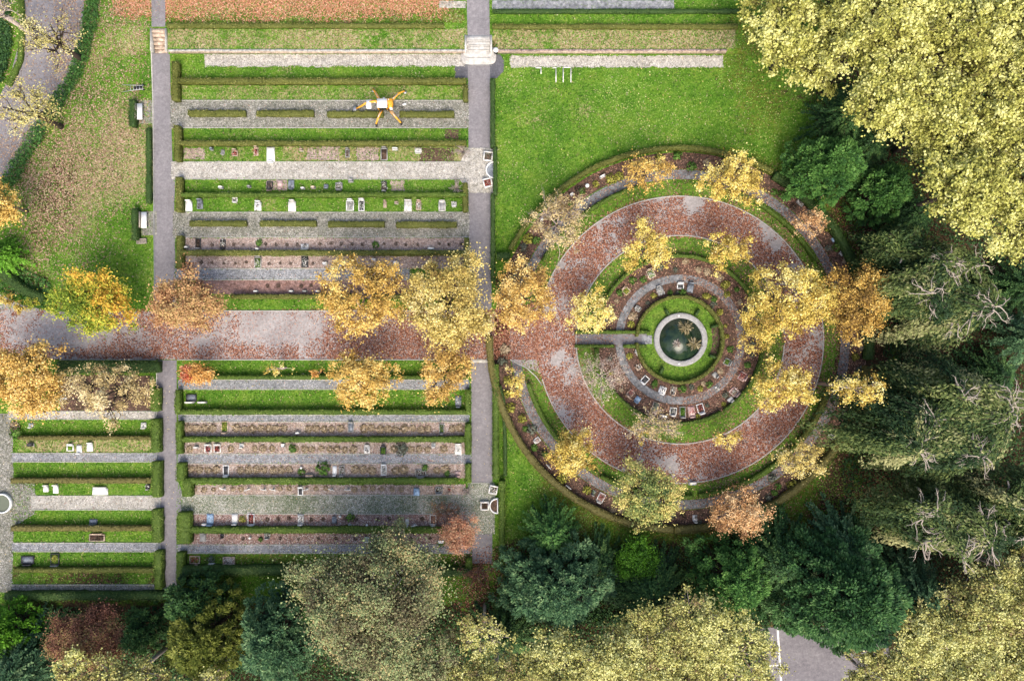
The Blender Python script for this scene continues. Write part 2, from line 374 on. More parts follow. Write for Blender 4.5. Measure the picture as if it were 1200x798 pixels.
def ribbon(name, pts, mat, lift, label, cat):
    """pts (px, py, width m); follows the terrain"""
    pts = np.array(pts, float); n = 60; t = np.linspace(0, len(pts)-1, n)
    c = np.stack([np.interp(t, np.arange(len(pts)), pts[:, k]) for k in range(3)], -1)
    P = np.array([P3(a, b)[:2] for a, b, _ in c]); T = np.gradient(P, axis=0); T /= np.linalg.norm(T, axis=1)[:, None]
    Nn = np.stack([-T[:, 1], T[:, 0]], -1); m = 24; V = []
    for i in range(n):
        for k in range(m+1):
            o = (k/m-.5)*c[i, 2]; x, y = P[i]+Nn[i]*o
            V.append((x, y, float(gz(x, y))+lift))
    mb = MB(); mb.add(V, [(i*(m+1)+k, i*(m+1)+k+1, (i+1)*(m+1)+k+1, (i+1)*(m+1)+k) for i in range(n-1) for k in range(m)])
    return tag(mb.build(name, mat), label, cat, kind='structure')
def sweep(mb, P, prof, tint=.5, closed=False):
    """P (n,3) path, prof [(offset, height)]"""
    P = np.asarray(P, float); n = len(P)
    if closed: T = np.roll(P, -1, 0)-np.roll(P, 1, 0)
    else: T = np.gradient(P, axis=0)
    T[:, 2] = 0; T /= np.linalg.norm(T, axis=1)[:, None]
    Nn = np.stack([-T[:, 1], T[:, 0], np.zeros(n)], -1); m = len(prof)
    V = np.array([[P[i] + Nn[i]*o + np.array([0, 0, h]) for o, h in prof] for i in range(n)]).reshape(-1, 3)
    F = [(i*m+k, i*m+(k+1) % m, ((i+1) % n)*m+(k+1) % m, ((i+1) % n)*m+k) for i in range(n if closed else n-1) for k in range(m)]
    if not closed: F += [tuple(range(m)), tuple((n-1)*m+k for k in range(m-1, -1, -1))]
    mb.add(V, F, tint)
def arc_px(r, a0, a1, n):
    return [(CX+r*cos(radians(a0+(a1-a0)*i/n)), CY-r*sin(radians(a0+(a1-a0)*i/n))) for i in range(n+1)]
def kerb(name, pts, w=.12, h=.07, label=None, mat='kerb'):
    P = [np.array([*W(x, y), 0.0]) for x, y in pts]
    mb = MB(); sweep(mb, P, [(-w/2, -.02), (-w/2, h), (w/2, h), (w/2, -.02)])
    return tag(mb.build(name, M[mat]), label, 'kerb', kind='structure')

sheet('main_path', [(-40,338),(0,345),(25,357),(60,365),(600,365),(640,352),(640,440),(617,431),(598,421),(-40,421)], M['main_asphalt'], .010,
      'wide pale path crossing the cemetery under fallen leaves', 'path')
ring_sheet('avenue', 122, 168, 0, 360, M['main_asphalt'], .016, 'wide round avenue covered in red fallen leaves', 'path')
sheet('side_path', [(178,59),(199,59),(200,112),(206,120),(206,142),(201,150),(202,188),(206,195),(204,248),(208,256),(208,272),(205,284),(207,364),(182,364),(180,120)], M['asphalt'], .006, 'narrow grey asphalt path left of the upper grave rows', 'path')
sheet('side_path', [(184,422),(207,422),(207,560),(213,575),(213,598),(207,606),(207,698),(189,700),(187,560),(184,540)], M['asphalt'], .006, 'narrow asphalt path between the two lower grave blocks', 'path')
sheet('central_path', [(548,66),(574,66),(575,160),(576,228),(576,364),(550,364),(549,228),(549,160)], M['asphalt'], .008, 'straight asphalt path leading down from the stone stairs', 'path')
sheet('central_path', [(552,422),(577,422),(577,660),(553,660)], M['asphalt'], .006, 'straight asphalt path right of the lower grave rows', 'path')
sheet('terrace_path', [(546,-30),(573,-30),(574,42),(548,42)], M['asphalt'], .05, 'asphalt path on the terrace above the stairs', 'path', zflat=TER)
sheet('apron', [(533,64),(586,64),(591,72),(590,84),(582,92),(533,92)], M['apron'], .004, 'dark asphalt apron at the foot of the stairs', 'pavement')
sheet('gravel_court', [(549,174),(579,174),(579,226),(552,226),(540,212),(536,196),(542,184)], M['gravel_pale'], .014, 'pale gravel court in front of the fountain niche', 'path', jit=.5)
sheet('gravel_court', [(552,566),(580,566),(580,624),(556,626),(546,606),(545,584)], M['gravel_moss'], .014, 'mossy gravel court beside the lower planters', 'path', jit=.5)
sheet('gravel_court', [(-30,485),(14,485),(16,560),(40,575),(44,588),(40,602),(16,618),(14,694),(-30,694)], M['gravel'], .005, 'grey gravel path round the circular basin', 'path', jit=.6)
ribbon('curving_path', [(62,-30,7.2),(62,10,7.2),(58,60,7.0),(42,105,6.6),(14,150,6.2),(-20,195,6.0),(-60,240,6)], M['asphalt'], .03, 'grey asphalt path curving past the left lawn', 'path')
sheet('parking', [(880,735),(1035,735),(1060,830),(880,830)], M['dark_asphalt'], .012, 'grey asphalt of the parking strip below the trees', 'road')
mb = MB()
for pts in ([(910,735),(912.2,735),(918.6,830),(916.2,830)], [(901,779.2),(914.0,778.2),(914.0,779.8),(901,780.8)]):
    mb.add([(*W(x, y), .022) for x, y in pts], [(3,2,1,0)])
tag(mb.build('parking_line', M['line']), 'white painted parking bay lines on asphalt', 'road marking', kind='structure')

SHEETS = []
def row_sheet(kind, x0, y0, x1, y1, label, edge=True, lift=.009, jit=.5):
    SHEETS.append((x0, y0, x1, y1))
    if 'worn' in label or 'dry' in label: jit = 1.6; edge = False
    if kind in 'kbrh': jit = 1.0
    mat = {'g':'gravel','p':'gravel_pale','m':'gravel_moss','f':'flag','k':'bed_pink','b':'bed_brown','r':'bed_red','h':'bed_heather'}[kind]
    bed = kind in 'kbrh'
    sheet('planting_bed' if bed else 'cross_path', rect(x0, y0, x1, y1), M[mat], lift, label, 'bed' if bed else 'path', jit=jit)
    if edge and not bed:
        for y in (y0, y1):
            z = P3(x0, y)[2]; mb = MB()
            a = W(x0+2, y, z); b = W(x1-2, y, z)
            sweep(mb, [(a[0], a[1], z), (b[0], b[1], z)], [(-.05,-.02),(-.05,.045),(.05,.045),(.05,-.02)])
            tag(mb.build('path_edging', M['kerb']), ('upper' if y == y0 else 'lower')+' edging of the '+label[:60], 'kerb', kind='structure')
rows = [('p',240,62,545,78,'worn pale gravel strip below the terrace wall'),
        ('g',200,118,549,150,'grey gravel path under the yellow machine'),
        ('p',201,190,549,210,'pale gravel path above the white slab graves'),
        ('g',203,249,550,278,'grey gravel path below the white slab graves'),
        ('k',209,279,545,294,'pale bed of small dark plants'), ('k',209,300,545,315,'second pale bed of small dark plants'),
        ('f',205,315,480,328,'blue grey flagged path under the golden trees'), ('r',230,328,548,345,'dark bed beside the main path'),
        ('p',598,66,847,79,'pale dry gravel strip on the right lawn'),
        ('f',209,445,550,456,'narrow flagged path near the main path'), ('f',209,486,550,494,'narrow flagged path above the heather beds'),
        ('h',213,494,545,511,'upper heather bed'), ('h',213,518,545,532,'second heather bed'), ('f',208,532,552,543,'blue grey path between heather beds'),
        ('h',215,543,545,560,'third heather bed'), ('h',222,568,545,580,'fourth heather bed'), ('m',213,580,549,602,'wide mossy gravel path'),
        ('r',224,602,552,618,'reddish bed with marble graves'), ('r',216,625,550,638,'lowest reddish bed'), ('f',208,638,552,648,'lowest grey cross path'),
        ('b',70,440,176,482,'brown bed under the pale tree'), ('p',10,482,184,491,'gravel path under the orange tree'),
        ('f',14,531,186,541,'paved cross path at the left'), ('p',36,581,188,597,'pale gravel cross path at the left'),
        ('f',14,636,188,646,'lower paved cross path at the left'), ('g',12,685,190,694,'gravel path along the bottom hedge')]
for r in rows: row_sheet(*r)
sheet('terrace_walk', rect(577,1,790,11), M['flag'], .05, 'flagstone walk on the terrace right of the stairs', 'path', jit=.4, zflat=TER)
sheet('terrace_walk', rect(515,2,546,10), M['gravel_pale'], .05, 'pale gravel walk on the terrace left of the stairs', 'path', jit=.4, zflat=TER)
sheet('bench_pad', rect(160,118,179,145), M['gravel'], .016, 'gravel pad in front of the upper bench', 'pavement', jit=.3)
sheet('bench_pad', rect(166,248,184,276), M['gravel'], .016, 'gravel pad in front of the lower bench', 'pavement', jit=.3)
for x0, y0, x1, y1, k in ((312,211,336,224,'k'),(372,172,398,188,'k'),(418,173,444,188,'k'),(492,174,532,190,'b'),(458,212,474,224,'k'),(522,152,538,163,'b'),(215,174,240,187,'k'),(360,174,372,187,'k')):
    sheet('bare_patch', rect(x0, y0, x1, y1), M['bed_'+{'k':'pink','b':'brown'}[k]], .006, f'bare earth patch of the grave rows, {(x1-x0)/10:.1f} metres wide', 'soil', jit=1.2, step=3)
# round garden
ring_sheet('ring_lawn', 168, 183, 0, 360, M['lawn_ring'], .006, 'narrow lawn ring outside the avenue', 'lawn')
ring_sheet('ring_path', 188, 199, 0, 360, M['ring_path'], .008, 'narrow grey outer ring path', 'path', jit=.3)
ring_sheet('ring_bed', 200, 219, 0, 360, M['bed_brown'], .010, 'brown outer ring bed with graves', 'bed', jit=.4)
ring_sheet('ring_lawn', 100, 122, 0, 360, M['lawn_ring'], .008, 'lawn ring inside the avenue', 'lawn')
ring_sheet('ring_bed', 75.5, 97, 0, 360, M['bed_brown'], .010, 'brown grave bed around the inner path', 'bed', jit=.4)
ring_sheet('ring_path', 67, 76, 0, 360, M['ring_path'], .014, 'grey inner ring path round the pond garden', 'path', jit=.25)
ring_sheet('ring_bed', 52, 67.5, 0, 360, M['bed_brown'], .012, 'brown bed outside the pond hedge', 'bed', jit=.4)
ring_sheet('ring_lawn', 30, 49, 0, 360, M['lawn_ring'], .010, 'bright lawn ring round the pond', 'lawn')
ring_sheet('soil_wedge', 38, 48, -28, 22, M['bed_brown'], .015, 'brown soil wedge beside the pond', 'bed', jit=.5)
sheet('pond_walk', rect(674,391.5,758,403.5), M['dark_asphalt'], .020, 'dark straight walk leading to the pond', 'path')
sheet('pond_landing', rect(752,393,764,403), M['flag'], .024, 'small pale landing at the end of the pond walk', 'pavement')
kerb('avenue_kerb', arc_px(122, 3, 357, 100), label='inner stone kerb of the avenue')
kerb('avenue_kerb', arc_px(168, -164, 158, 120), label='outer stone kerb of the avenue')
kerb('path_kerb', [(598,421.5),(617,431),(628,441),(635.5,451.5)], label='curved kerb at the avenue mouth')
kerb('path_kerb', [(70,421.5),(183,421.5)], label='lower kerb of the main path at left'); kerb('path_kerb', [(208,421.5),(551,421.5)], label='lower kerb of the main path at centre')
kerb('path_kerb', [(208,364.3),(549,364.3)], label='upper kerb of the main path')
kerb('path_kerb', [(177.5,60),(179.5,120),(181.5,363)], label='left kerb of the upper side path'); kerb('path_kerb', [(183.7,423),(184,540),(187,560),(188.5,698)], .1, label='left kerb of the lower side path')
kerb('path_kerb', [(552,422.5),(577,422.5)], .5, .03, label='pale threshold at the lower central path')
kerb('path_kerb', [(548.5,174),(575.5,174)], .1, .03, 'threshold at the upper gravel court'); kerb('path_kerb', [(552,566),(577,566)], .1, .03, 'threshold at the lower gravel court')

# ---------------------------------------------------------------- leaf cards
def unit(v): return v/(np.linalg.norm(v, axis=-1, keepdims=True)+1e-9)
def cards(c, nrm, L, Wd, rng, axis=None, fold=.18):
    """kite shaped leaves: centres c (N,3), normals, lengths, widths -> (N,4,3)"""
    N = len(c); L = np.broadcast_to(L, (N,))[:, None]; Wd = np.broadcast_to(Wd, (N,))[:, None]
    a = rng.normal(size=(N, 3)) if axis is None else axis
    nrm = unit(nrm); a = unit(a - nrm*np.sum(a*nrm, 1, keepdims=True)); b = np.cross(nrm, a)
    return np.stack([c-a*L*.5, c-b*Wd*.5+a*L*.08-nrm*L*fold*.5, c+a*L*.5-nrm*L*fold, c+b*Wd*.5+a*L*.08-nrm*L*fold*.5], 1)

# ---------------------------------------------------------------- fallen leaves
def litter(name, label, n, x0, y0, x1, y1, dens, mat, size=(.09,.17), seed=1, zoff=.035):
    rng = np.random.default_rng(seed)
    px = rng.uniform(x0, x1, n); py = rng.uniform(y0, y1, n)
    keep = rng.uniform(size=n) < np.clip(dens(px, py), 0, 1); px, py = px[keep], py[keep]
    X = (px-600)*.1; Y = (399-py)*.1; z = gz(X, Y)
    k = (H-z)/H; X, Y = X*k, Y*k; z = gz(X, Y)
    c = np.stack([X, Y, z+zoff+rng.uniform(0, .02, len(X))], -1)
    nr = np.stack([rng.normal(0, .35, len(X)), rng.normal(0, .35, len(X)), np.ones(len(X))], -1)
    L = rng.uniform(size[0], size[1], len(X)); mb = MB()
    mb.quads(cards(c, nr, L, L*.8, rng), np.clip(rng.normal(.5, .25, len(X)), 0, 1))
    return tag(mb.build(name, mat), label, 'fallen leaves', kind='stuff')
LR = leafy('leaves_red', [(.05,.020,.012),(.17,.060,.034),(.33,.135,.08),(.58,.37,.25)], trans=0)
LRB = leafy('leaves_pink', [(.14,.06,.05),(.30,.15,.12),(.45,.27,.22),(.55,.38,.28)], trans=0)
LR2 = leafy('leaves_mixed', [(.05,.025,.018),(.16,.075,.05),(.32,.17,.12),(.50,.34,.22)], trans=0)
LO = leafy('leaves_orange', [(.16,.06,.03),(.36,.15,.08),(.52,.26,.15),(.62,.42,.28)], trans=0)
LY = leafy('leaves_yellow', [(.42,.28,.12),(.58,.44,.18),(.66,.55,.25),(.72,.64,.40)], trans=0)
LB = leafy('leaves_brown', [(.12,.06,.04),(.26,.16,.10),(.40,.28,.19),(.52,.40,.28)], trans=0)
def d_avenue(px, py):
    r = np.hypot(px-CX, py-CY)
    n = fnoise(px, py, 30, 2); n2 = fnoise(px, py, 9, 6)
    inr = sstep(112+9*n2, 124, r)*(1-sstep(165, 179-9*n2, r))*(1-.55*((r < 121)+(r > 169)))
    d = .98 + (n-.5)*2.6 + (n2-.5)*1.4
    for cx, cy, s in ((652,308,15),(640,330,12),(908,285,13),(893,262,9),(655,420,12),(670,440,12),(815,233,12),(790,545,12),(760,225,9),(700,262,8)): d -= 1.2*gauss(px, py, cx, cy, s, s)
    return inr*d
litter('fallen_leaves', 'thick red and brown leaves covering the round avenue', 205000, 615, 215, 980, 580, d_avenue, LR, (.13,.24), 1)
def d_main(px, py):
    n = fnoise(px, py, 34, 12); n2 = fnoise(px, py, 8, 7); r = np.hypot(px-CX, py-CY)
    band = .75*np.exp(-((py-413)/12)**2)*(px < 350) + .16
    band = band + .8*sstep(370, 440, px)*np.exp(-((py-406)/20)**2) + .8*sstep(560, 630, px) + .6*gauss(px, py, 190, 378, 60, 14)+.45*sstep(330, 390, px)
    m = box_m(px, py, 0, 352, 655, 421, 1.0)*(r > 166)*(py > 362-(px > 600)*((px-600)*.3))
    for cx, cy, s in ((595,385,13),(330,392,24),(100,392,30),(560,412,4)): band = band-.7*gauss(px, py, cx, cy, s*1.4, s)
    return m*(band+(n-.5)*1.3+(n2-.5)*.9)
litter('fallen_leaves', 'red brown leaves drifted along the main path', 85000, -20, 345, 660, 440, d_main, LR, (.12,.22), 2)
litter('fallen_leaves', 'pink and tan leaves sprinkled on the main path', 14000, -20, 345, 660, 422, lambda a, b: .8*box_m(a, b, 0, 366, 650, 420, 1)*(.2+fnoise(a, b, 30, 3)), LRB, (.09,.16), 3)
litter('fallen_leaves', 'orange leaf carpet at the top of the terrace', 42000, 110, -25, 560, 28,
       lambda a, b: (1.5-.052*(b+2)+(fnoise(a, b, 12, 8)-.5)*1.2)*sstep(125, 150, a)*(1-sstep(500, 540, a)), LO, (.12,.2), 4)
def d_lawn(px, py):
    return (1.1*gauss(px, py, 62, 230, 44, 75)+.8*gauss(px, py, 125, 150, 45, 80)+.6*gauss(px, py, 140, 20, 44, 50)+.55*gauss(px, py, 20, 330, 25, 25)) * (fnoise(px, py, 10, 3)*1.7)*(px < 176)*(np.hypot(px-62, py-5) > 40)
litter('fallen_leaves', 'tan and pink leaves scattered on the left lawn', 42000, 0, 0, 178, 345, d_lawn, LB, (.12,.22), 5)
def d_right(px, py):
    r = np.hypot(px-CX, py-CY)
    return (.05+.3*gauss(px, py, 920, 105, 40, 60)+.12*gauss(px, py, 800, 120, 60, 60)+.1*gauss(px, py, 640, 560, 60, 60))*(r > 228)*(px > 582)
litter('fallen_leaves', 'yellow leaves dotted over the right lawn', 14000, 582, 60, 1000, 640, d_right, LY, (.10,.18), 6)
def d_ring(px, py):
    r = np.hypot(px-CX, py-CY); n = fnoise(px, py, 12, 22)
    d = np.where((r > 187) & (r < 219), .42+.3*(px > 880), 0); d = np.where((r > 65) & (r < 98), .55+.55*(px > 800)-.45*((r < 77) & (px < 800)), d)
    d = np.where((r > 52) & (r <= 65), .3, d); g = .22+1.2*np.clip(fnoise(px, py, 28, 51)-.42, 0, 1)*1.5+.35*(px > 850); d = np.where((r > 98) & (r < 122), g*.7, d); d = np.where((r > 168) & (r < 187), g*.8, d)
    return d*(n*1.9)*(px > 590)
litter('fallen_leaves', 'brown leaves on the ring beds of the round garden', 110000, 575, 175, 1020, 620, d_ring, LR2, (.11,.20), 7)
def d_rows(px, py):
    return (.22*box_m(px, py, 208, 440, 550, 690)*sstep(430, 540, px) + .05*box_m(px, py, 208, 422, 550, 690) + .05*box_m(px, py, 10, 422, 190, 690)
            + .7*box_m(px, py, 215, 602, 552, 640)*fnoise(px, py, 20, 9) + .75*box_m(px, py, 230, 315, 548, 364)*sstep(300, 420, px)*fnoise(px, py, 16, 2)+.04*box_m(px, py, 200, 62, 548, 320)+.28*box_m(px, py, 216, 494, 546, 580)+.6*gauss(px, py, 525, 603, 34, 22)+.35*gauss(px, py, 270, 335, 40, 10)+.35*gauss(px, py, 545, 660, 22, 40))
litter('fallen_leaves', 'reddish leaves blown over the grave rows', 85000, 0, 60, 575, 700, d_rows, LRB, (.09,.16), 8)
litter('fallen_leaves', 'small yellow leaves dotted over the lower grave rows', 14000, 0, 422, 600, 700, lambda a, b: .13+0*a, LY, (.08,.14), 9)
litter('fallen_leaves', 'dark red leaves below the bottom trees', 26000, 480, 640, 600, 798, lambda a, b: .8*fnoise(a, b, 12, 4)*gauss(a, b, 560, 690, 26, 46), LR, (.12,.2), 10)
litter('fallen_leaves', 'leaves on the earth between conifers and ring hedge', 30000, 880, 220, 1060, 640, lambda a, b: (np.hypot(a-CX, b-CY) > 229)*.6*fnoise(a, b, 14, 4), LR, (.12,.2), 11)
litter('fallen_leaves', 'pale leaves lying on the curving path', 22000, -10, -10, 112, 220, lambda a, b: (.25+.9*gauss(a, b, 78, 50, 22, 90)+.7*gauss(a, b, 20, 180, 26, 40))*fnoise(a, b, 12, 4), LB, (.10,.2), 12, zoff=.06)

# ---------------------------------------------------------------- hedges
def hedge_mesh(mb, P, w, h, rng, dens=70, closed=False, size=.11):
    """trimmed hedge body with leafy skin; P path (n,3)"""
    P = np.asarray(P, float)
    seg = np.linalg.norm(np.diff(P, axis=0), axis=1); Lt = seg.sum(); n = max(3, int(Lt/.35))
    s = np.concatenate([[0], np.cumsum(seg)]); t = np.linspace(0, Lt, n)
    Q = np.stack([np.interp(t, s, P[:, k]) for k in range(3)], -1)
    T = np.gradient(Q, axis=0); T = unit(T); Nn = np.stack([-T[:, 1], T[:, 0], 0*T[:, 0]], -1)
    prof = [(-.5, -.02), (-.52, .5), (-.47, .93), (-.2, 1.0), (.2, 1.0), (.47, .93), (.52, .5), (.5, -.02)]
    m = len(prof); V = np.zeros((n, m, 3)); wn = .76+.48*fnoise(Q[:, 0]+Q[:, 1], Q[:, 1], 1.7, 8); hn = .84+.3*fnoise(Q[:, 0]-Q[:, 1], Q[:, 1], 2.1, 9)
    for k, (o, z) in enumerate(prof):
        jj = rng.normal(0, .03, n)
        V[:, k] = Q + Nn*(o*w*wn*.9 + jj)[:, None]; V[:, k, 2] = Q[:, 2] + z*h*hn*.96 + rng.normal(0, .025, n)*(z > .2)
    F = [(i*m+k, (i+1)*m+k, (i+1)*m+(k+1) % m, i*m+(k+1) % m) for i in range(n-1) for k in range(m)]
    F += [tuple(range(m)), tuple((n-1)*m+k for k in range(m-1, -1, -1))]
    tt = fnoise(Q[:, 0], Q[:, 1], 2.5, 2)
    mb.add(V.reshape(-1, 3), F, np.repeat(.25+.25*tt, m))
    N = int(Lt*(w+h*1.2)*dens)
    i = rng.integers(0, n-1, N); f = rng.uniform(size=N)[:, None]
    c = Q[i]*(1-f)+Q[i+1]*f; nn = Nn[i]
    u = rng.uniform(-.5-.6*h/w, .5+.6*h/w, N)
    top = np.abs(u) <= .5; off = np.clip(u, -.5, .5)*w*wn[i]; zz = np.where(top, h, h-(np.abs(u)-.5)*w/1.0)*hn[i]
    c = c + nn*off[:, None]; c[:, 2] += np.maximum(zz, .05) + rng.normal(0, .03, N)
    nr = np.where(top[:, None], np.array([[0, 0, 1.]]), nn*np.sign(u)[:, None]+np.array([[0, 0, .4]])) + rng.normal(0, .5, (N, 3))
    L = rng.uniform(size*.8, size*1.7, N)
    tn = .22 + .75*fnoise(c[:, 0], c[:, 1], 1.5, 5) - .05 + rng.normal(0, .2, N)
    mb.quads(cards(c, nr, L, L*.7, rng), np.clip(tn, 0, 1))
HN = [0]
def hedge(px_pts, w, h, mat, label, group=None, dens=70):
    h = h*1.15
    HN[0] += 1; rng = np.random.default_rng(100+HN[0])
    P = []
    for x, y in px_pts:
        gzv = P3(x, y)[2]; X, Y = W(x, y, gzv+h); P.append((X, Y, float(gz(X, Y))))
    o0 = P[0]; mb = MB(); hedge_mesh(mb, P, w, h, rng, dens)
    return tag(mb.build('hedge', M[mat], origin=o0), label, 'hedge', group)
def hrect(x0, y0, x1, y1, h, mat, label, group=None):
    gzv = P3((x0+x1)/2, (y0+y1)/2)[2]; k = .1*(H-gzv-h)/H
    if x1-x0 > y1-y0: return hedge([(x0, (y0+y1)/2), (x1, (y0+y1)/2)], (y1-y0)*k, h, mat, label, group)
    return hedge([((x0+x1)/2, y0), ((x0+x1)/2, y1)], (x1-x0)*k, h, mat, label, group)
ORD = ['first','second','third','fourth','fifth','sixth','seventh','eighth','ninth','tenth','eleventh','twelfth','thirteenth','fourteenth','fifteenth','sixteenth','seventeenth','eighteenth','nineteenth','twentieth']
G1 = 'clipped hedges of the grave rows'
hrect(195,27,520,32,.45,'hedge','low yellow green hedge on the terrace left of the stairs',G1)
hrect(577,28,865,33,.45,'hedge','low yellow green hedge on the terrace right of the stairs',G1)
hrect(577,10.5,880,15,.4,'hedge_dark','dark low hedge beside the flagstone terrace walk',G1)
for i, (a, m_) in enumerate((((202,91,546,97),'hedge'), ((205,164.5,546,169.5),'hedge'), ((206,225.5,546,230),'hedge_green'), ((207,293,545,299),'hedge'), ((270,345,548,350),'hedge'))):
    hrect(*a, .85, m_, f'long clipped hedge between grave rows, {ORD[i]} from the top above the main path', G1)
for i, a in enumerate(((200.5,72,208,117),(203,147,210,188),(205,207,212,248),(206,276,213,315))):
    hrect(*a, .9, 'hedge', f'short hedge closing a row end beside the upper side path, {ORD[i]} from top', G1)
for i, a in enumerate(((542.5,99,548,118),(542,214,548,248),(544,279,549.5,312))):
    hrect(*a, .8, 'hedge', f'short hedge ending a row beside the upper central path, {ORD[i]} from top', G1)
for i, a in enumerate(((220,129,287,136),(300,129,367,136),(383,130,449,137),(468,130,532,137))):
    hrect(*a, .55, 'hedge', f'small island hedge in the gravel by the yellow machine, {ORD[i]} from left', 'island hedges in the gravel paths')
for i, a in enumerate(((222,258.5,288,265),(304,258.5,370,265),(384,259,450,266),(464,259.5,535,267))):
    hrect(*a, .55, 'hedge', f'small island hedge in the gravel below the white slabs, {ORD[i]} from left', 'island hedges in the gravel paths')
for i, (a, m_) in enumerate((((211,440,548,444.5),'hedge_green'), ((205,480,546,486),'hedge_green'), ((212,512,545,518),'hedge_green'), ((214,560.5,536,567),'hedge_green'), ((222,618,524,625),'hedge_green'), ((213,664.5,400,675),'hedge_dark'), ((485,667,550,675.5),'hedge_dark'))):
    hrect(*a, .85 if i < 5 else 1.2, m_, f'long green hedge between grave rows, {ORD[i]} below the main path', G1)
for i, a in enumerate(((204,457,210,485),(205,494,212,532),(205,543,216,564),(213,561,224,582),(206,601,223,637),(206,648,215,690))):
    hrect(*a, .95, 'hedge_green', f'short hedge closing a row end right of the lower side path, {ORD[i]} from top', G1)
for i, a in enumerate(((545,457,551,486),(545,497,552,533),(545,544,552,565),(546,655,553,683))):
    hrect(*a, .9, 'hedge_green', f'short hedge closing a row beside the lower central path, {ORD[i]} from top', G1)
hrect(66,423,184,437,1.1,'hedge_dark','broad dark hedge under the pale tree at the lower left',G1)
for i, a in enumerate(((20,511,177,515.5),(12,560.5,177,566.5),(12,616.5,178,622.5),(15,666,180,671.5))):
    hrect(*a, .8, 'hedge_brown' if i != 3 else 'hedge', f'thin brownish hedge in the small left block, {ORD[i]} from top', G1)
for i, a in enumerate(((176,455,186,482),(176,491,187,530),(177,541,187.5,583),(177,597,188,636),(180,646,189,691))):
    hrect(*a, .9, 'hedge_green', f'short hedge left of the lower side path, {ORD[i]} from top', G1)
hrect(4,695,190,704,1.1,'hedge_dark','dark hedge along the bottom of the small left block',G1)
hrect(574.5,92,580,172,.9,'hedge_dark','dark hedge along the right lawn above the fountain niche')
hrect(578,172,582.5,228,.9,'hedge_dark','dark hedge behind the half round basin')
hrect(575,228,580,330,.9,'hedge_dark','dark hedge along the right lawn below the fountain niche')
hrect(582,296,598,304,.9,'hedge_dark','stub of dark hedge above the orange corner tree')
hedge([(581,427),(581,562)], .75, 1.0, 'hedge_green', 'straight green hedge right of the lower central path')
hedge([(588.5,564),(588,663)], .7, 1.0, 'hedge_green', 'straight green hedge behind the lower basin')
hedge([(585,452),(590,470),(592,520),(592,558)], .4, .7, 'hedge_dark', 'thin dark hedge beside the lower right lawn')
hedge(arc_px(223.5, 179, 190, 10)+arc_px(223.5, 190, 268, 40), .8, 1.0, 'hedge_brown', 'curved brownish hedge round the lower left of the round garden')
hedge(arc_px(223.5, 268.5, 352, 45), .8, 1.0, 'hedge_brown', 'curved hedge round the lower right of the round garden')
hedge(arc_px(224, 354, 420, 40), .95, 1.0, 'hedge_dark', 'dark curved hedge on the conifer side of the round garden')
hedge(arc_px(225.5, 61, 152, 50), .5, .8, 'hedge', 'thin curved hedge between right lawn and round garden')
for i, (a0, a1) in enumerate(((103,150),(30,75),(196,238),(240,275),(277,318),(320,340))):
    hedge(arc_px(185, a0, a1, 20), .42 if i < 4 else .5, .7, 'hedge_green' if i != 5 else 'hedge', ['low arc hedge at the upper left of the avenue','low arc hedge at the upper right of the avenue','low arc hedge at the lower left of the avenue','low arc hedge beside the green gold tree below the avenue','low arc hedge at the lower right of the avenue','low arc hedge by the tan tree right of the avenue'][i], 'arc hedges outside the avenue')
for i, (a0, a1) in enumerate(((8,62),(66,115),(118,158),(200,250),(252,300),(302,352))):
    hedge(arc_px(98.5, a0, a1, 24), .36, .7, 'hedge_green', ['arc hedge right of the pond garden','arc hedge above the pond garden','arc hedge at the upper left of the pond garden','arc hedge at the lower left of the pond garden','arc hedge below the pond garden','arc hedge at the lower right of the pond garden'][i], 'arc hedges inside the avenue')
hedge(arc_px(50.5, -176, 176, 90), .36, .8, 'hedge', 'round clipped hedge circling the pond')
hrect(674,387.5,762,391,.6,'hedge_green','narrow hedge on the upper side of the pond walk','hedges of the pond walk')
hrect(674,404,720,407.5,.6,'hedge_green','narrow hedge on the lower side of the pond walk','hedges of the pond walk')
hrect(731,404,758,407.5,.6,'hedge_green','short narrow hedge by the pond end of the walk','hedges of the pond walk')
hrect(697,408,702,424,.6,'hedge_green','short cross hedge below the pond walk','hedges of the pond walk')
for i, (x, y, a) in enumerate(((782,365.5,60),(818,366,-60),(776,434,115),(836,418,200),(838,382,165))):
    t = radians(a); hedge([(x-4*cos(t), y-4*sin(t)), (x+4*cos(t), y+4*sin(t))], .3, .6, 'hedge_dark', ['tiny dark hedge stub upper left of the pond','tiny dark hedge stub upper right of the pond','tiny dark hedge stub lower left of the pond','tiny dark hedge stub lower right of the pond','tiny dark hedge stub right of the pond'][i], 'hedge stubs round the pond')
hedge([(22,-20),(25,30),(22,70),(8,100)], .6, .4, 'hedge_green', 'low bright hedge left of the curving path')
hrect(150,116,157,147,.9,'hedge_dark','dark hedge behind the upper white bench'); hrect(153,244,160,281,.9,'hedge_dark','dark hedge behind the lower white bench')
hrect(170.5,150,176,238,.5,'hedge_dark','low dark hedge between the two benches')
hedge([(0,318),(22,338),(48,350)], 1.2, 1.0, 'hedge_dark', 'dark hedge rounding the corner by the main path')

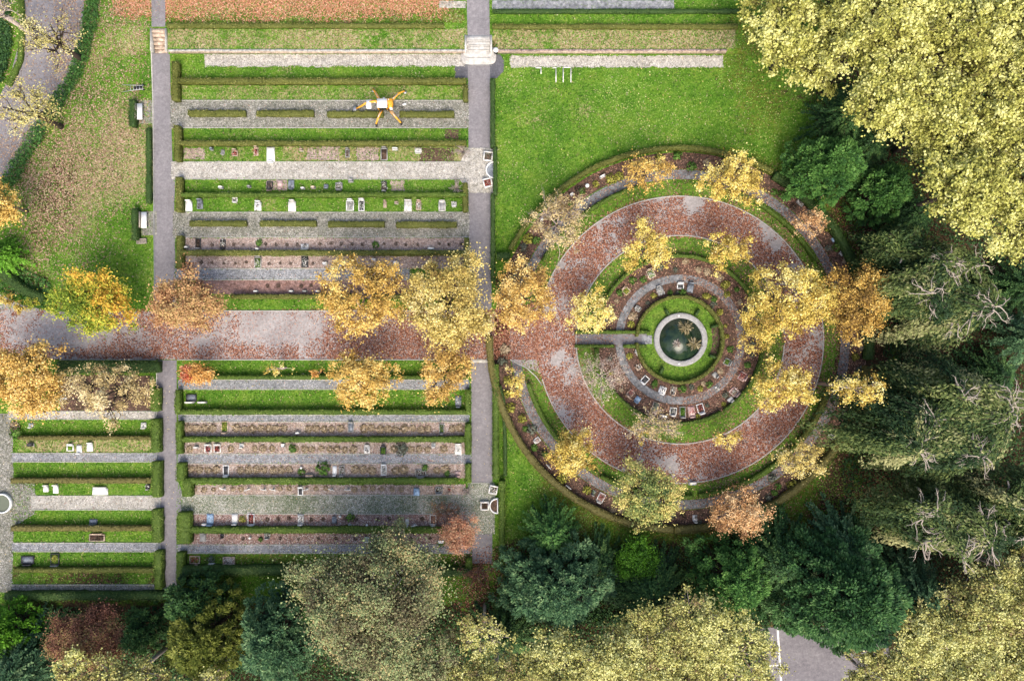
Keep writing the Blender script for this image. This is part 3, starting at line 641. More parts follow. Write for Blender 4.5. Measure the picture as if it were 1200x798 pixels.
# ---------------------------------------------------------------- walls and stairs
def block_wall(name, label, xa, xb, Y, z0, h, th, mat, cop):
    rng = np.random.default_rng(int(xa*10) % 97+5); e = empty(name, label, 'wall', (xa, Y, z0))
    mb = MB(); mb.box((xb-xa)/2, 0, -.05, xb-xa, th, h+.05); mb.build('wall_body', mat, e)
    mc = MB(); x = 0
    while x < xb-xa-.2:
        L = min(rng.uniform(.45, 1.0), xb-xa-x)
        mc.box(x+L/2, rng.normal(0, .012), h+.004, L-.03, th+.06, .05+rng.uniform(0, .02), rng.normal(0, .012)); x += L
    mc.build('coping', cop, e)
block_wall('retaining_wall', 'low stone retaining wall left of the stairs', W(197,58)[0]*.99, W(545,58)[0]*.99, YW-.10, 0, TER, .2, M['tan_stone'], M['kerb'])
block_wall('retaining_wall', 'low stone retaining wall right of the stairs', W(583,58)[0]*.99, W(852,58)[0]*.99, YW-.10, 0, TER, .2, M['tan_stone'], M['bed_pink'])
st = empty('stone_stairs', 'pale stone stairs joining the central path to the terrace', 'stairs', (0, 0, 0))
xm = W(561,60)[0]; n = 5; ytop = W(560,42,TER)[1]
for k in range(n):                                  # straight treads
    z1 = TER - k*.15; y0 = ytop - k*.48
    mb = MB()
    if k < 3: mb.box(xm, y0-.30, -.02, 2.7, .60, z1+.02+.05)
    else:
        hw, dp = 1.55+(k-2)*.26, 1.05+(k-3)*.45; a = np.linspace(0, pi, 15)
        pts = [(xm+hw, y0+.25)] + [(xm+hw*np.sign(cos(t))*abs(cos(t))**.45, y0-.1-dp*.75*sin(t)**.6) for t in a] + [(xm-hw, y0+.25)]
        m_ = len(pts); V = [(x, y, -.02) for x, y in pts]+[(x, y, z1+.05) for x, y in pts]
        mb.add(V, [tuple(range(m_)), tuple(range(2*m_-1, m_-1, -1))]+[(i, m_+i, m_+(i+1) % m_, (i+1) % m_) for i in range(m_)])
    stp = mb.build('step', M['stair_stone'], st)
    nb = MB(); nb.box(xm, y0-(.60 if k < 3 else .2+dp*.75)+.03, z1+.051, 2.4 if k < 3 else hw*1.5, .07, .012); nb.build('nosing', M['grey_stone'], stp)
for s in (-1, 1):
    mb = MB(); mb.box(xm+s*1.48, ytop-.95, -.02, .22, 1.9, TER+.17); mb.build('side_wall', M['stair_stone'], st)
st2 = empty('brick_stairs', 'narrow brick stairs at the top of the left side path', 'stairs', (0, 0, 0))
xl = W(186.5,45)[0]*.992; yb = YW-.1
for k in range(6):
    mb = MB(); mb.box(xl, yb+.2+k*.42, -.02, 1.5, .42, .14*(k+1)); mb.build('step', M['tan_stone'], st2)
for s in (-1, 1):
    mb = MB(); mb.box(xl+s*.86, yb+1.25, -.02, .16, 2.6, TER+.16); mb.build('side_wall', M['kerb'], st2)
ribbon('stair_path', [(186,32,1.6),(186,10,1.6),(185,-25,1.6)], M['asphalt'], .06, 'short path above the brick stairs', 'path')

# ---------------------------------------------------------------- pond
pond = empty('pond', 'round pond with pale stone rim and dark green water', 'pond', (*W(CX, CY), 0))
mb = MB(); n = 64; V = []
for i in range(n):
    t = 2*pi*i/n
    for r, z in ((2.5,-.3),(2.5,.36),(2.56,.40),(3.06,.40),(3.12,.36),(3.12,-.05)): V.append((r*cos(t), r*sin(t), z))
mb.add(V, [(i*6+k, ((i+1) % n)*6+k, ((i+1) % n)*6+k+1, i*6+k+1) for i in range(n) for k in range(5)])
mb.build('stone_rim', M['grey_stone'], pond)
mw, nt, p = new_mat('pond_water'); p.inputs['Base Color'].default_value = (.02,.045,.03,1); p.inputs['Roughness'].default_value = .12
r_ = ramp(nt, [(.008,.022,.012),(.028,.05,.024)], [.4,.65]); nt.links.new(noise(nt, 1.2, 4, .6).outputs[0], r_.inputs[0]); nt.links.new(r_.outputs[0], p.inputs['Base Color'])
bn = nt.nodes.new('ShaderNodeBump'); bn.inputs['Strength'].default_value = .08; nt.links.new(noise(nt, 3).outputs[0], bn.inputs['Height']); nt.links.new(bn.outputs[0], p.inputs['Normal'])
mb = MB(); mb.cyl(0, 0, .1, 2.49, .08, 64); mb.build('water', mw, pond)
mb = MB()
for t in (95, 265): mb.cyl(2.8*cos(radians(t)), 2.8*sin(radians(t)), .401, .13, .03, 12)
mb.build('rim_stone', M['white_stone'], pond)
def tuft(name, label, cat, px, py, z, r, mat, group=None, n=90, seed=1, flat=.6, L=.3, wd=.3, thin=True):
    rng = np.random.default_rng(seed); d = unit(rng.normal(size=(n, 3))); d[:, 2] = np.abs(d[:, 2])*flat
    c = d*r*rng.uniform(.35, 1, n)[:, None]; mb = MB()
    nr = np.cross(d, rng.normal(size=(n, 3))) if thin else d+rng.normal(0, .4, (n, 3))
    nr[:, 2] = np.abs(nr[:, 2])+.3
    Ls = rng.uniform(.7, 1.3, n)*L*r*2
    mb.quads(cards(c+np.array([0, 0, .06]), nr, Ls, Ls*wd, rng, axis=d if thin else None), np.clip(rng.normal(.55, .25, n), 0, 1))
    x, y = W(px, py, z); o = mb.build(name, mat); o.location = (x, y, z)
    return tag(o, label, cat, group)
TANP = leafy('reed_tan', [(.06,.06,.025),(.18,.15,.07),(.30,.25,.14),(.40,.34,.22)], trans=.1)
tuft('water_plant', 'tan spiky water plant at the top of the pond', 'water plant', 803.5,384,.18,.85,TANP,'plants in the pond',110,1,.5,.4,.16)
tuft('water_plant', 'olive spiky water plant at the right of the pond', 'water plant', 813.5,403,.18,.8,TANP,'plants in the pond',110,2,.5,.4,.16)
tuft('water_plant', 'small pale water plant at the middle of the pond', 'water plant', 793,403,.18,.5,leafy('reed_pale', [(.10,.08,.06),(.28,.22,.18),(.42,.36,.32),(.6,.55,.5)]),'plants in the pond',60,3,.5,.4,.2)

# ---------------------------------------------------------------- benches, planters, machine and other furniture
def bench(px, py, label, w=.62, L=1.85):
    x, y = W(px, py, .45); e = empty('bench', label, 'bench', (x, y, 0), 'white benches on the left lawn')
    mb = MB()
    for k in range(4): mb.box(-w/2+.08+k*(w/4), 0, .42, w/4-.012, L, .045)
    mb.build('seat', M['white_paint'], e)
    for s in (-1, 1):
        ml = MB(); ml.box(0, s*(L/2-.25), 0, w-.1, .12, .418); ml.build('leg', M['grey_stone'], e)
    mb = MB(); mb.box(-w/2-.04, 0, .47, .045, L, .36); mb.build('backrest', M['wood_grey'], e)
bench(163.5,131,'white bench on a gravel pad near the metal trolley'); bench(168.5,258,'white bench on the lower gravel pad of the left lawn')
mb = MB(); e = empty('slatted_crate', 'small pale slatted crate on the grass below the lower bench', 'crate', (*W(167,283), 0), rz=.05)
for k in range(4): mb.box(0, -.24+k*.16, .3, 1.15, .11, .03)
mb.build('slats', M['wood_grey'], e)
mb = MB(); mb.box(0, .28, 0, 1.1, .04, .29); mb.box(0, -.28, 0, 1.1, .04, .29); mb.box(-.53, 0, 0, .04, .5, .29); mb.box(.53, 0, 0, .04, .5, .29); mb.build('frame', M['wood_grey'], e)
e = empty('hand_trolley', 'grey tubular metal hand trolley lying on the grass', 'trolley', (*W(159,104), 0), rz=.08)
mb = MB()
for s in (-1, 1): mb.tube([(-1.35, s*.42, .35), (-.3, s*.30, .28), (.75, s*.22, .2), (1.05, s*.2, .12)], .032, 8)
mb.build('side_rail', M['steel'], e)
mb = MB()
for x in (-.45, -.1, .25, .6, .95): mb.tube([(x, -.33, .26), (x, .33, .26)], .028, 8)
mb.build('crossbar', M['steel'], e)
mb = MB()
mb.box(.35, 0, .1, .9, .36, .05); mb.build('deck', M['black_metal'], e)
for s in (-1, 1):
    mb = MB(); mb.tube([(.95, s*.26, .13), (.95, s*.34, .13)], .13, 14); mb.build('wheel', M['rubber'], e)

def square_planter(px, py, label, s, rot, fill):
    x, y = W(px, py, .5); e = empty('planter', label, 'planter', (x, y, 0), 'white stone planters', radians(rot))
    mb = MB(); t = .14
    for a, b, sx, sy in ((0, s/2-t/2, s, t), (0, -s/2+t/2, s, t), (s/2-t/2, 0, t, s-2*t), (-s/2+t/2, 0, t, s-2*t)): mb.box(a, b, 0, sx, sy, .5)
    mb.build('box_wall', M['white_stone'], e)
    mb = MB(); mb.box(0, 0, .02, s-2*t-.004, s-2*t-.004, .36); mb.build('soil', M['bed_brown'], e)
    rng = np.random.default_rng(int(px)); n = 70; c = np.stack([rng.uniform(-.34, .34, n)*s/1.1, rng.uniform(-.34, .34, n)*s/1.1, rng.uniform(.40, .6, n)], -1)
    mb = MB(); mb.quads(cards(c, rng.normal(size=(n, 3))+np.array([0, 0, 1]), .14, .09, rng), rng.uniform(size=n)); mb.build('plants', fill, e)
square_planter(572,183,'square white planter above the half round basin',1.1,-6,M['greyplant'])
square_planter(571.5,214,'tilted square planter with flowers below the half round basin',1.05,12,M['redflower'])
square_planter(578,574,'tilted square planter beside the lower hedge',1.0,-12,M['whiteflower'])
square_planter(568,593,'square planter with dark soil on the mossy court',1.0,0,M['darkplant'])
def basin(px, py, R_, a0, a1, label, fillmat, rot=0):
    x, y = W(px, py, .45); e = empty('basin', label, 'basin', (x, y, 0), rz=radians(rot))
    n = 36; full = abs(a1-a0) >= 360; V = []; N = n if full else n+1
    for i in range(N):
        t = radians(a0+(a1-a0)*i/n)
        for r, z in ((R_-.13,0),(R_-.13,.45),(R_,.45),(R_,0)): V.append((r*cos(t), r*sin(t), z))
    mb = MB(); mb.add(V, [(i*4+k, ((i+1) % N)*4+k, ((i+1) % N)*4+(k+1) % 4, i*4+(k+1) % 4) for i in range(n) for k in range(4)])
    if not full: mb.box(.065, 0, 0, .13, 2*R_, .452)
    mb.build('rim', M['white_paint'], e)
    mb = MB(); V = [(0, 0, .3)]+[((R_-.14)*cos(radians(a0+(a1-a0)*i/n)), (R_-.14)*sin(radians(a0+(a1-a0)*i/n)), .3) for i in range(n+1)]
    mb.add(V, [(0, i+1, i+2) for i in range(n)]); mb.build('fill', fillmat, e)
basin(579,199,.98,90,270,'white half round basin against the dark hedge',M['slate'])
basin(582.5,593,.9,90,270,'white half round basin against the lower green hedge',M['bed_brown'])
basin(1,590,1.15,0,360,'white ringed circular basin at the left edge',M['greyplant'])
def lamp_ball(px, py, r, label, name='stone_ball'):
    x, y = W(px, py, .3); e = empty(name, label, 'bollard', (x, y, 0))
    mb = MB(); mb.cyl(0, 0, 0, r*.7, .12, 14, r*.6); mb.build('foot', M['grey_stone'], e)
    mb = MB(); mb.ball(0, 0, .12+r*.9, r, 1, 14, 9); mb.build('ball', M['white_stone'], e, smooth=True)
lamp_ball(190,605,.24,'white stone ball at the edge of the side path')

def excavator():
    e = empty('walking_excavator', 'yellow four legged walking excavator with white cab roof on gravel', 'excavator', (*W(452,125,.9), 0))
    Y, K = M['yellow_paint'], M['black_metal']
    mb = MB(); mb.box(0, 0, .75, 1.0, .9, .22); mb.cyl(0, 0, .97, .38, .12, 20); mb.build('undercarriage', K, e)
    mb = MB(); mb.box(.1, .28, 1.09, 1.7, .75, .7, top=.92); mb.box(.62, -.1, 1.09, .55, .6, .6, top=.9); mb.build('body', Y, e)
    cab = MB(); cab.box(-.18, -.08, 1.1, 1.0, .95, 1.05, top=.95); cab = cab.build('cab', M['glass_dark'], e)
    mb = MB(); mb.box(-.18, -.08, 2.155, 1.16, 1.02, .07); mb.build('roof', M['white_paint'], cab)
    mb = MB()
    for a in (-.68, .32):
        for b in (-.55, .39): mb.box(a, b, 1.1, .07, .07, 1.05)
    mb.build('cab_post', Y, cab)
    mb = MB(); mb.box(.72, -.35, 1.1, .3, .35, .5); mb.tube([(.5,.45,1.75),(.5,.45,2.0)], .05, 8); mb.box(-.05,.62,1.5,.2,.2,.3); mb.build('engine_cover', M['white_paint'], e)
    legs = [((-.55,.5),(-1.6,2.15),'w'), ((.6,.45),(2.1,1.95),'y'), ((-.45,-.5),(-1.2,-1.95),'y'), ((.5,-.45),(1.7,-1.75),'y')]
    for (ax, ay), (bx, by), kk in legs:
        mx, my = ax+(bx-ax)*.55, ay+(by-ay)*.55+(.12 if by > 0 else -.1)
        mb = MB(); mb.tube([(ax, ay, .9), (ax*.6+mx*.4, ay*.6+my*.4, 1.12), (mx, my, 1.05), (bx*.9+mx*.1, by*.9+my*.1, .55), (bx, by, .3)], [.15,.14,.12,.095,.08], 8)
        lg = mb.build('leg', Y if kk == 'y' else M['yellow_paint'], e)
        mc = MB(); mc.tube([(ax*.9, ay*.9, 1.22), (mx, my, 1.2)], .05, 8); mc.build('cylinder', M['steel'], lg)
        md = MB()
        if by > 0: md.cyl(bx, by, .02, .2, .08, 14); md.tube([(bx, by, .08), (bx, by, .34)], .05, 8)
        else: md.tube([(bx-.09, by, .24), (bx+.09, by, .24)], .23, 16)
        md.build('foot' if by > 0 else 'wheel', M['rubber'] if by < 0 else M['steel'], lg)
    mb = MB(); mb.tube([(-.3,.2,1.4),(-1.0,.22,2.0),(-1.9,.2,1.75),(-2.0,.2,1.6)], [.16,.15,.13,.1], 6); bo = mb.build('boom', Y, e)
    mb = MB(); mb.tube([(-.6,.2,1.4),(-1.5,.21,1.72)], .06, 8); mb.build('cylinder', M['steel'], bo)
    mb = MB(); mb.tube([(-1.9,.2,1.78),(-2.7,.02,1.1),(-3.55,-.12,.45)], [.13,.12,.09], 6); mb.build('arm', Y, e)
    mb = MB(); mb.box(-1.75, -.1, 1.85, .55, 1.0, .07, .04); mb.build('tool_board', M['white_paint'], e)
    mb = MB(); w_ = .28
    prof = [(-3.5,.55),(-3.85,.5),(-4.0,.25),(-3.85,.05),(-3.5,.02)]
    V = [(x, -.13-w_, z) for x, z in prof]+[(x, -.13+w_, z) for x, z in prof]
    mb.add(V, [(0,1,2,3,4),(9,8,7,6,5)]+[(i, 5+i, 6+i, i+1) for i in range(4)]); mb.build('bucket', M['steel'], e)
    mb = MB(); mb.tube([(.9,-.1,1.2),(1.4,.1,.7),(1.9,.05,.25)], .035, 6); mb.build('hose', M['rubber'], e)
excavator()
e = empty('breaker_hammer', 'small white tool lying on the gravel right of the machine', 'tool', (*W(474,123), 0), rz=.25)
mb = MB(); mb.box(0, 0, .0, .45, .2, .18); mb.build('housing', M['white_paint'], e)
mb = MB(); mb.tube([(-.2,0,.1),(-.7,-.06,.06)], .03, 8); mb.build('chisel', M['steel'], e)
for i, (x0, y0, x1, y1, lab) in enumerate(((628,80,634,87,'short white corner edging in the right lawn'), (648,80,651.5,97,'narrow white stone edging in the right lawn'), (660,79.5,669,97,'long white frame edging in the right lawn'))):
    a = W(x0, y1); b = W(x1, y0); mb = MB(); w_, h_ = b[0]-a[0], b[1]-a[1]; e0 = ((a[0]+b[0])/2, (a[1]+b[1])/2)
    mb.box(0, h_/2, 0, w_+.1, .1, .08); mb.box(w_/2, -.05, 0, .1, h_-.1, .08)
    if i == 2: mb.box(-w_/2, -.05, 0, .1, h_-.1, .08)
    o = mb.build('stone_edging', M['white_stone']); o.location = (*e0, 0); tag(o, lab, 'edging', 'stone edging on the right lawn')
e = empty('waste_bin', 'small dark bin with white lid right of the stone stairs', 'bin', (*W(581,58.5,.9), 0))
mb = MB(); mb.cyl(0, 0, 0, .24, .8, 16, .27); mb.build('body', M['black_metal'], e)
mb = MB(); mb.cyl(0, 0, .802, .29, .05, 16); mb.build('lid', M['white_paint'], e)

# ---------------------------------------------------------------- graves
GR = []          # (row key, px, builder data)
rowname = {'A':'the row below the yellow machine', 'B':'the row above the white slabs', 'C':'the white slab row',
 'D':'the upper dark plant bed', 'E':'the lower dark plant bed', 'F':'the bed above the main path', 'G':'the row below the main path',
 'H':'the first heather bed', 'I':'the second heather bed', 'J':'the third heather bed', 'K':'the bed above mossy gravel',
 'L':'the bed below mossy gravel', 'M':'the lowest reddish bed', 'N':'the bottom grass row',
 'O':'the left block, upper row', 'P':'the left block, second row', 'Q':'the left block, third row', 'R':'the left block, fourth row', 'S':'the left block, lowest row','T':'the bed under the pale tree',
 'U':'the lower grave arc', 'V':'the bed nearest the pond', 'X':'the outer ring bed', 'Y':'the upper grave arc'}
def grave(row, px, py, w, h, style, a='white_stone', b=None, plants=None, head='n', rot=0, look=None):
    GR.append((row, px, py, w*.1, h*.1, style, a, b, plants, head, rot, look))
def build_grave(d, label):
    row, px, py, w, h, style, a, b, plants, head, rot, look = d
    x, y = W(px, py, .15); rng = np.random.default_rng(int(px*7+py))
    nm = {'cross':'grave_cross', 'stone':'gravestone', 'ball':'stone_ball'}.get(style, 'grave')
    e = empty(nm, label, {'cross':'cross', 'stone':'gravestone', 'ball':'ornament'}.get(style, 'grave'), (x, y, 0), 'graves of the cemetery', radians(rot))
    t = .09
    hs = 1 if head == 'n' else -1
    if style == 'slab':
        mb = MB(); mb.box(0, 0, 0, w, h, .14, top=.97); mb.box(0, 0, .142, w*.86, h*.86, .035, top=.96); mb.build('slab', M[a], e)
    if style == 'frame':
        mb = MB()
        for X, Y, sx, sy in ((0, h/2-t/2, w, t), (0, -h/2+t/2, w, t), (w/2-t/2, 0, t, h-2*t), (-w/2+t/2, 0, t, h-2*t)): mb.box(X, Y, 0, sx, sy, .16)
        mb.build('kerb_frame', M[a], e)
        mb = MB(); mb.box(0, 0, 0, w-2*t-.004, h-2*t-.004, .09); mb.build('infill', M[b or 'bed_brown'], e)
    if style in ('slab', 'frame') and head in 'ns' and min(w, h) > .35:
        mb = MB(); hh = rng.uniform(.4, .65); wd = w*rng.uniform(.62, .9)
        yy = hs*(h/2+.08)
        V = []; prof = [(-.5,0),(.5,0),(.5,.82),(.3,.96),(0,1),(-.3,.96),(-.5,.82)]
        for s in (-.06, .06): V += [(X*wd, yy+s, z*hh) for X, z in prof]
        m_ = len(prof); mb.add(V, [tuple(range(m_)), tuple(range(2*m_-1, m_-1, -1))]+[(i, (i+1) % m_, m_+(i+1) % m_, m_+i) for i in range(m_)])
        mb.build('headstone', M[a if a not in ('dark_stone',) or rng.uniform() < .5 else 'grey_stone'], e)
    if style == 'stone':
        mb = MB(); mb.box(0, 0, 0, w*1.15, max(h, .22), .1); mb.build('base', M['grey_stone'], e)
        mb = MB(); V = []; prof = [(-.5,0),(.5,0),(.5,.8),(.25,1),(-.25,1),(-.5,.8)]; hh = .45
        for s in (-h*.36, h*.36): V += [(X*w, s, .1+z*hh) for X, z in prof]
        m_ = len(prof); mb.add(V, [tuple(range(m_)), tuple(range(2*m_-1, m_-1, -1))]+[(i, (i+1) % m_, m_+(i+1) % m_, m_+i) for i in range(m_)])
        mb.build('tablet', M[a], e)
    if style == 'cross':
        hh = .75
        mb = MB(); mb.box(0, 0, 0, .1, .1, hh); mb.build('post', M[a], e)
        mb = MB(); mb.box(-.22, 0, hh*.62, .34, .09, .1); mb.box(.22, 0, hh*.62, .34, .09, .1); mb.build('crossbar', M[a], e)
        mb = MB(); mb.box(0, 0, 0, .26, .22, .07); mb.build('foot', M['grey_stone'], e)
    if style == 'ball':
        mb = MB(); mb.cyl(0, 0, 0, w*.4, .1, 12); mb.build('foot', M['grey_stone'], e)
        mb = MB(); mb.ball(0, 0, .1+w*.45, w/2, 1, 12, 8); mb.build('ball', M[a], e, smooth=True)
    if plants:
        n = int(16+70*w*h); pw, ph = (w*.32, h*.32)
        c = np.stack([rng.normal(0, pw*.7, n), -hs*h*.05+rng.normal(0, ph*.7, n), rng.uniform(.12, .30, n)], -1)
        mb = MB(); mb.quads(cards(c, rng.normal(size=(n, 3))+np.array([0, 0, .8]), .13, .10, rng), rng.uniform(size=n)); mb.build('flowers', M[plants], e)
g_ = grave
g_('A',248,175,3,3,'stone','slate',look='small dark stone'); g_('A',261,178,4,5,'slab','grey_stone',head='',look='small grey slab'); g_('A',275,180,7,6,'frame','tan_stone','bed_brown','redflower',look='brown framed plot')
g_('A',300,178,5,9,'frame','tan_stone','bed_brown','redflower',look='narrow brown plot'); g_('A',317,181,9.5,17,'slab','white_paint',head='',look='large bright white slab')
g_('A',353,176,3.5,3,'stone','tan_stone',look='small tan stone'); g_('A',407,180,5,9,'frame','grey_stone','bed_pink','darkplant',look='grey framed plot'); g_('A',450,181,8,14,'frame','grey_stone','bed_brown',look='bare brown plot with white head')
g_('A',463,175,6,3,'stone','white_stone',look='low white stone'); g_('A',490,176,8,5,'slab','white_stone',plants='whiteflower',head='',look='white slab heaped with flowers')
g_('B',259,220,4.5,3,'stone','white_stone',look='small cream stone'); g_('B',292,219,3.5,2.5,'stone','grey_stone',look='tiny grey stone'); g_('B',316,217,7,8,'frame','dark_stone','bed_pink','darkplant',head='s',look='dark plot on bare earth')
g_('B',328,216,6,10,'slab','pink_stone',head='s',look='dark reddish slab'); g_('B',341,216,7,10,'slab','slate',head='s',look='blue grey slab'); g_('B',355,221,4,2.5,'stone','white_stone',look='low white stone'); g_('B',367,220,4.5,3,'stone','tan_stone',look='cream stone')
g_('B',382,218,5,4,'slab','slate',head='',look='small slate slab'); g_('B',397,218,8,8,'frame','grey_stone','bed_brown','whiteflower',head='s',look='plot with white flowers'); g_('B',411,212,5,4,'stone','grey_stone',look='grey stone'); g_('B',450,218,6,11,'frame','dark_stone','bed_brown','whiteflower',head='s',look='dark plot with white tufts')
g_('C',221,242,8,11,'slab','white_paint',look='plain bright white slab'); g_('C',234,240,7,10,'slab','slate',plants='darkplant',look='dark blue slab'); g_('C',275,234,6,5,'frame','white_stone','bed_brown','whiteflower',head='',look='round black and white plot'); g_('C',302,242,8,10,'slab','white_paint',plants='darkplant',look='white slab with dark flowers')
g_('C',342,242,9,12,'slab','white_stone',plants=None,look='white slab with grey plaque'); g_('C',341.5,228,6,5,'cross','white_stone',look='white cross on the hedge side'); g_('C',410,241,9,12,'frame','white_paint','grey_stone','whiteflower',look='white frame with four white pots')
g_('C',423.5,241,7,13,'frame','white_paint','dark_stone','whiteflower',look='narrow white frame'); g_('C',451,240,4,7,'slab','tan_stone',look='narrow tan slab'); g_('C',464.5,238,4,3,'stone','tan_stone',look='tiny yellow stone'); g_('C',478,242,9,12,'slab','white_stone',plants='whiteflower',look='broad white slab with flowers')
g_('C',490.5,241,6,10,'frame','tan_stone','bed_pink','whiteflower',look='tan frame with flowers'); g_('C',518,242,8,11,'frame','white_stone','grey_stone',look='grey and white frame'); g_('C',532,239,6,5,'slab','white_stone',plants='whiteflower',head='',look='small white heap')
g_('D',219,290,4,2.5,'stone','white_stone',look='tiny white stone'); g_('D',232,285,6,11,'frame','dark_stone','bed_brown','darkplant',head='s',look='dark plot with white head'); g_('D',261,286,6,10,'frame','dark_stone','bed_brown','whiteflower',head='s',look='black plot'); g_('D',302,292,4,2.5,'stone','white_stone',look='small stone below a green bush')
g_('D',357,289,9,6,'slab','white_stone',plants='darkplant',head='',look='white winged slab'); g_('D',505,291.5,7,3,'stone','white_stone',look='white stone with green base')
g_('E',302,308,8,13,'frame','grey_stone','lawn_ring','whiteflower',look='green planted frame'); g_('E',357,307,8,13,'slab','dark_stone',plants='whiteflower',look='black slab with white ornament'); g_('E',381,309,5,4,'stone','white_stone',look='white stone'); g_('E',398,311,5,8,'slab','blue_stone',head='',look='pale blue slab')
g_('E',438,304.5,5,3,'stone','white_stone',look='white stone under gold leaves'); g_('E',464,308,6,4,'stone','white_stone',look='white stone by the pink bed')
for x in (300,341.5,357.5,373): g_('F',x,341.5,4.5,2.5,'stone','white_stone' if x != 357.5 else 'grey_stone',look='low pale stone')
g_('G',224,466,12,8,'frame','dark_stone','slate',head='',look='dark double plot'); g_('G',222,471.5,9,2.5,'stone','white_stone',look='long white headstone'); g_('G',237,471.5,9,2.5,'stone','white_stone',look='second long white headstone'); g_('G',537,470,7,12,'slab','slate',plants='whiteflower',head='',look='slate slab under the peach tree')
g_('H',263,500,8,13,'frame','tan_stone','lawn_ring','limeplant',head='s',look='yellow green planted frame'); g_('H',231.7,513,4,6,'cross','white_stone',rot=-30,look='leaning white cross'); g_('H',349,507,4.5,2.5,'stone','white_stone',look='low white stone'); g_('H',411,501,7,11,'frame','grey_stone','slate',look='dark green framed slab'); g_('H',517.5,502,6,11,'frame','grey_stone','lawn_ring','greyplant',head='s',look='green plot with pale foot')
g_('I',230,524,5,2.5,'stone','white_stone',look='low white stone'); g_('I',243.7,526,8,9,'frame','white_stone','dark_stone','redflower',look='black and red frame'); g_('I',254.5,526,8,9,'frame','white_stone','bed_brown','redflower',look='white frame with red flowers'); g_('I',283,521.5,5,4,'slab','white_stone',head='',look='small white slab'); g_('I',332,521.5,3.5,5,'stone','white_paint',look='narrow white stone')
g_('I',430,527,7,9,'slab','white_stone',plants='darkplant',look='white slab with black ornament'); g_('I',449,528,7,9,'frame','dark_stone','lawn_ring','greenplant',look='dark plot with white head'); g_('I',508,521,5,4,'slab','white_stone',head='',plants='whiteflower',look='white heap'); g_('I',537,527,8,12,'slab','white_stone',plants='whiteflower',look='white slab with bouquet')
g_('J',264.6,551,7,12,'frame','white_paint','dark_stone',head='s',look='white frame with dark slab'); g_('J',353,548,3,3,'ball','white_paint',look='white globe'); g_('J',363,557,9,3,'stone','tan_stone',look='long tan stone'); g_('J',392,551,5,10,'slab','white_paint',head='',look='narrow plain white slab'); g_('J',400.5,551,6,11,'frame','grey_stone','bed_brown','whiteflower',head='',look='plot full of white flowers')
g_('J',449.6,551,6.5,12,'frame','white_paint','grey_stone','whiteflower',look='white framed slab with pots'); g_('J',493,554,12,8,'frame','grey_stone','bed_brown','whiteflower',head='',look='wide plot of white flowers'); g_('J',536.5,554.5,6.5,5,'slab','pink_stone',head='',look='square pink slab')
g_('K',262.6,572,4,9,'cross','white_paint',rot=-18,look='tall leaning white cross')
for x in (291,310,320.7,359,389,408): g_('K',x,573,5,5,'cross','white_stone',rot=(x*7) % 40-20,look='white cross')
g_('K',352,576,6,9,'frame','white_paint','dark_stone',look='small white frame'); g_('K',488,577,7,8,'slab','blue_stone',look='pale blue grey slab'); g_('K',514.4,574,9,7,'frame','grey_stone','bed_brown','whiteflower',head='',look='white flower plot'); g_('K',526.5,574,5,5,'frame','tan_stone','bed_brown','redflower',head='',look='small flower plot')
g_('L',246,608,8,12,'slab','blue_stone',plants=None,head='',look='bright blue slab'); g_('L',240,614,5,2.5,'stone','white_paint',look='white headstone of the blue slab'); g_('L',275,607.5,7,11,'slab','white_stone',head='s',look='white slab left of green plants'); g_('L',294,608.5,8,13,'frame','white_paint','bed_brown','redflower',head='s',look='white frame with dark red centre'); g_('L',352.3,608,7,11,'slab','white_stone',plants='darkplant',head='',look='white slab with dark ornaments')
g_('L',391.6,610,5.5,7,'slab','slate',look='dark grey slab'); g_('L',398.7,605,3,3,'ball','white_stone',look='white globe'); g_('L',410,616,4.5,4,'slab','grey_stone',head='',look='square grey plaque'); g_('L',430,615,3,3,'ball','white_stone',look='small white globe'); g_('L',477,612,4,7,'slab','white_stone',plants='whiteflower',head='',look='white flower heap'); g_('L',485.7,615,5,3,'cross','white_stone',rot=15,look='white cross')
g_('L',507.4,609,7.5,11.5,'frame','white_stone','bed_red',head='',look='empty pale frame on red leaves'); g_('L',526.5,614,4,3,'stone','grey_stone',look='grey stone by the red maple')
g_('M',237.5,630,7,9,'slab','grey_stone',look='grey slab with white head'); g_('M',293,630,3,3,'ball','white_paint',look='white globe'); g_('M',260,627,4,4,'slab','dark_stone',head='',look='small dark slab'); g_('M',313,627.5,7,5,'frame','grey_stone','bed_brown','whiteflower',head='',look='white flower plot'); g_('M',430,631,6,4,'slab','white_stone',head='',look='pale slab beside the framed grave'); g_('M',440,634,7,12,'frame','white_paint','bed_brown',look='white framed brown grave'); g_('M',517,634,6,4,'stone','white_paint',look='white stone in a dark bush')
g_('N',228,656,12,9,'frame','tan_stone','lawn_ring','redflower',head='',look='plot with scattered flowers'); g_('N',248,661,6,3,'stone','white_stone',look='small white stone'); g_('N',268,657,14,9,'frame','tan_stone','bed_pink','whiteflower',head='',look='pale plot with white tufts')
g_('T',162,434,9,3,'stone','white_paint',look='long white stone near the hedge'); g_('T',74,467,8,4,'slab','white_stone',head='',look='white slab under orange leaves')
g_('O',36,498,5,4,'slab','white_stone',plants='whiteflower',head='',look='white flower heap'); g_('O',168,498,6,6,'slab','white_stone',plants='whiteflower',head='',look='white flower heap near the hedge')
g_('P',82,525,8,7,'frame','white_paint','lawn_ring',look='white frame with green centre'); g_('P',92.5,526,6,9,'slab','white_paint',head='',look='white slab'); g_('P',105,524.5,7,9,'slab','white_paint',look='separate white slab'); g_('P',36,521,6,4,'stone','dark_stone',look='dark stone')
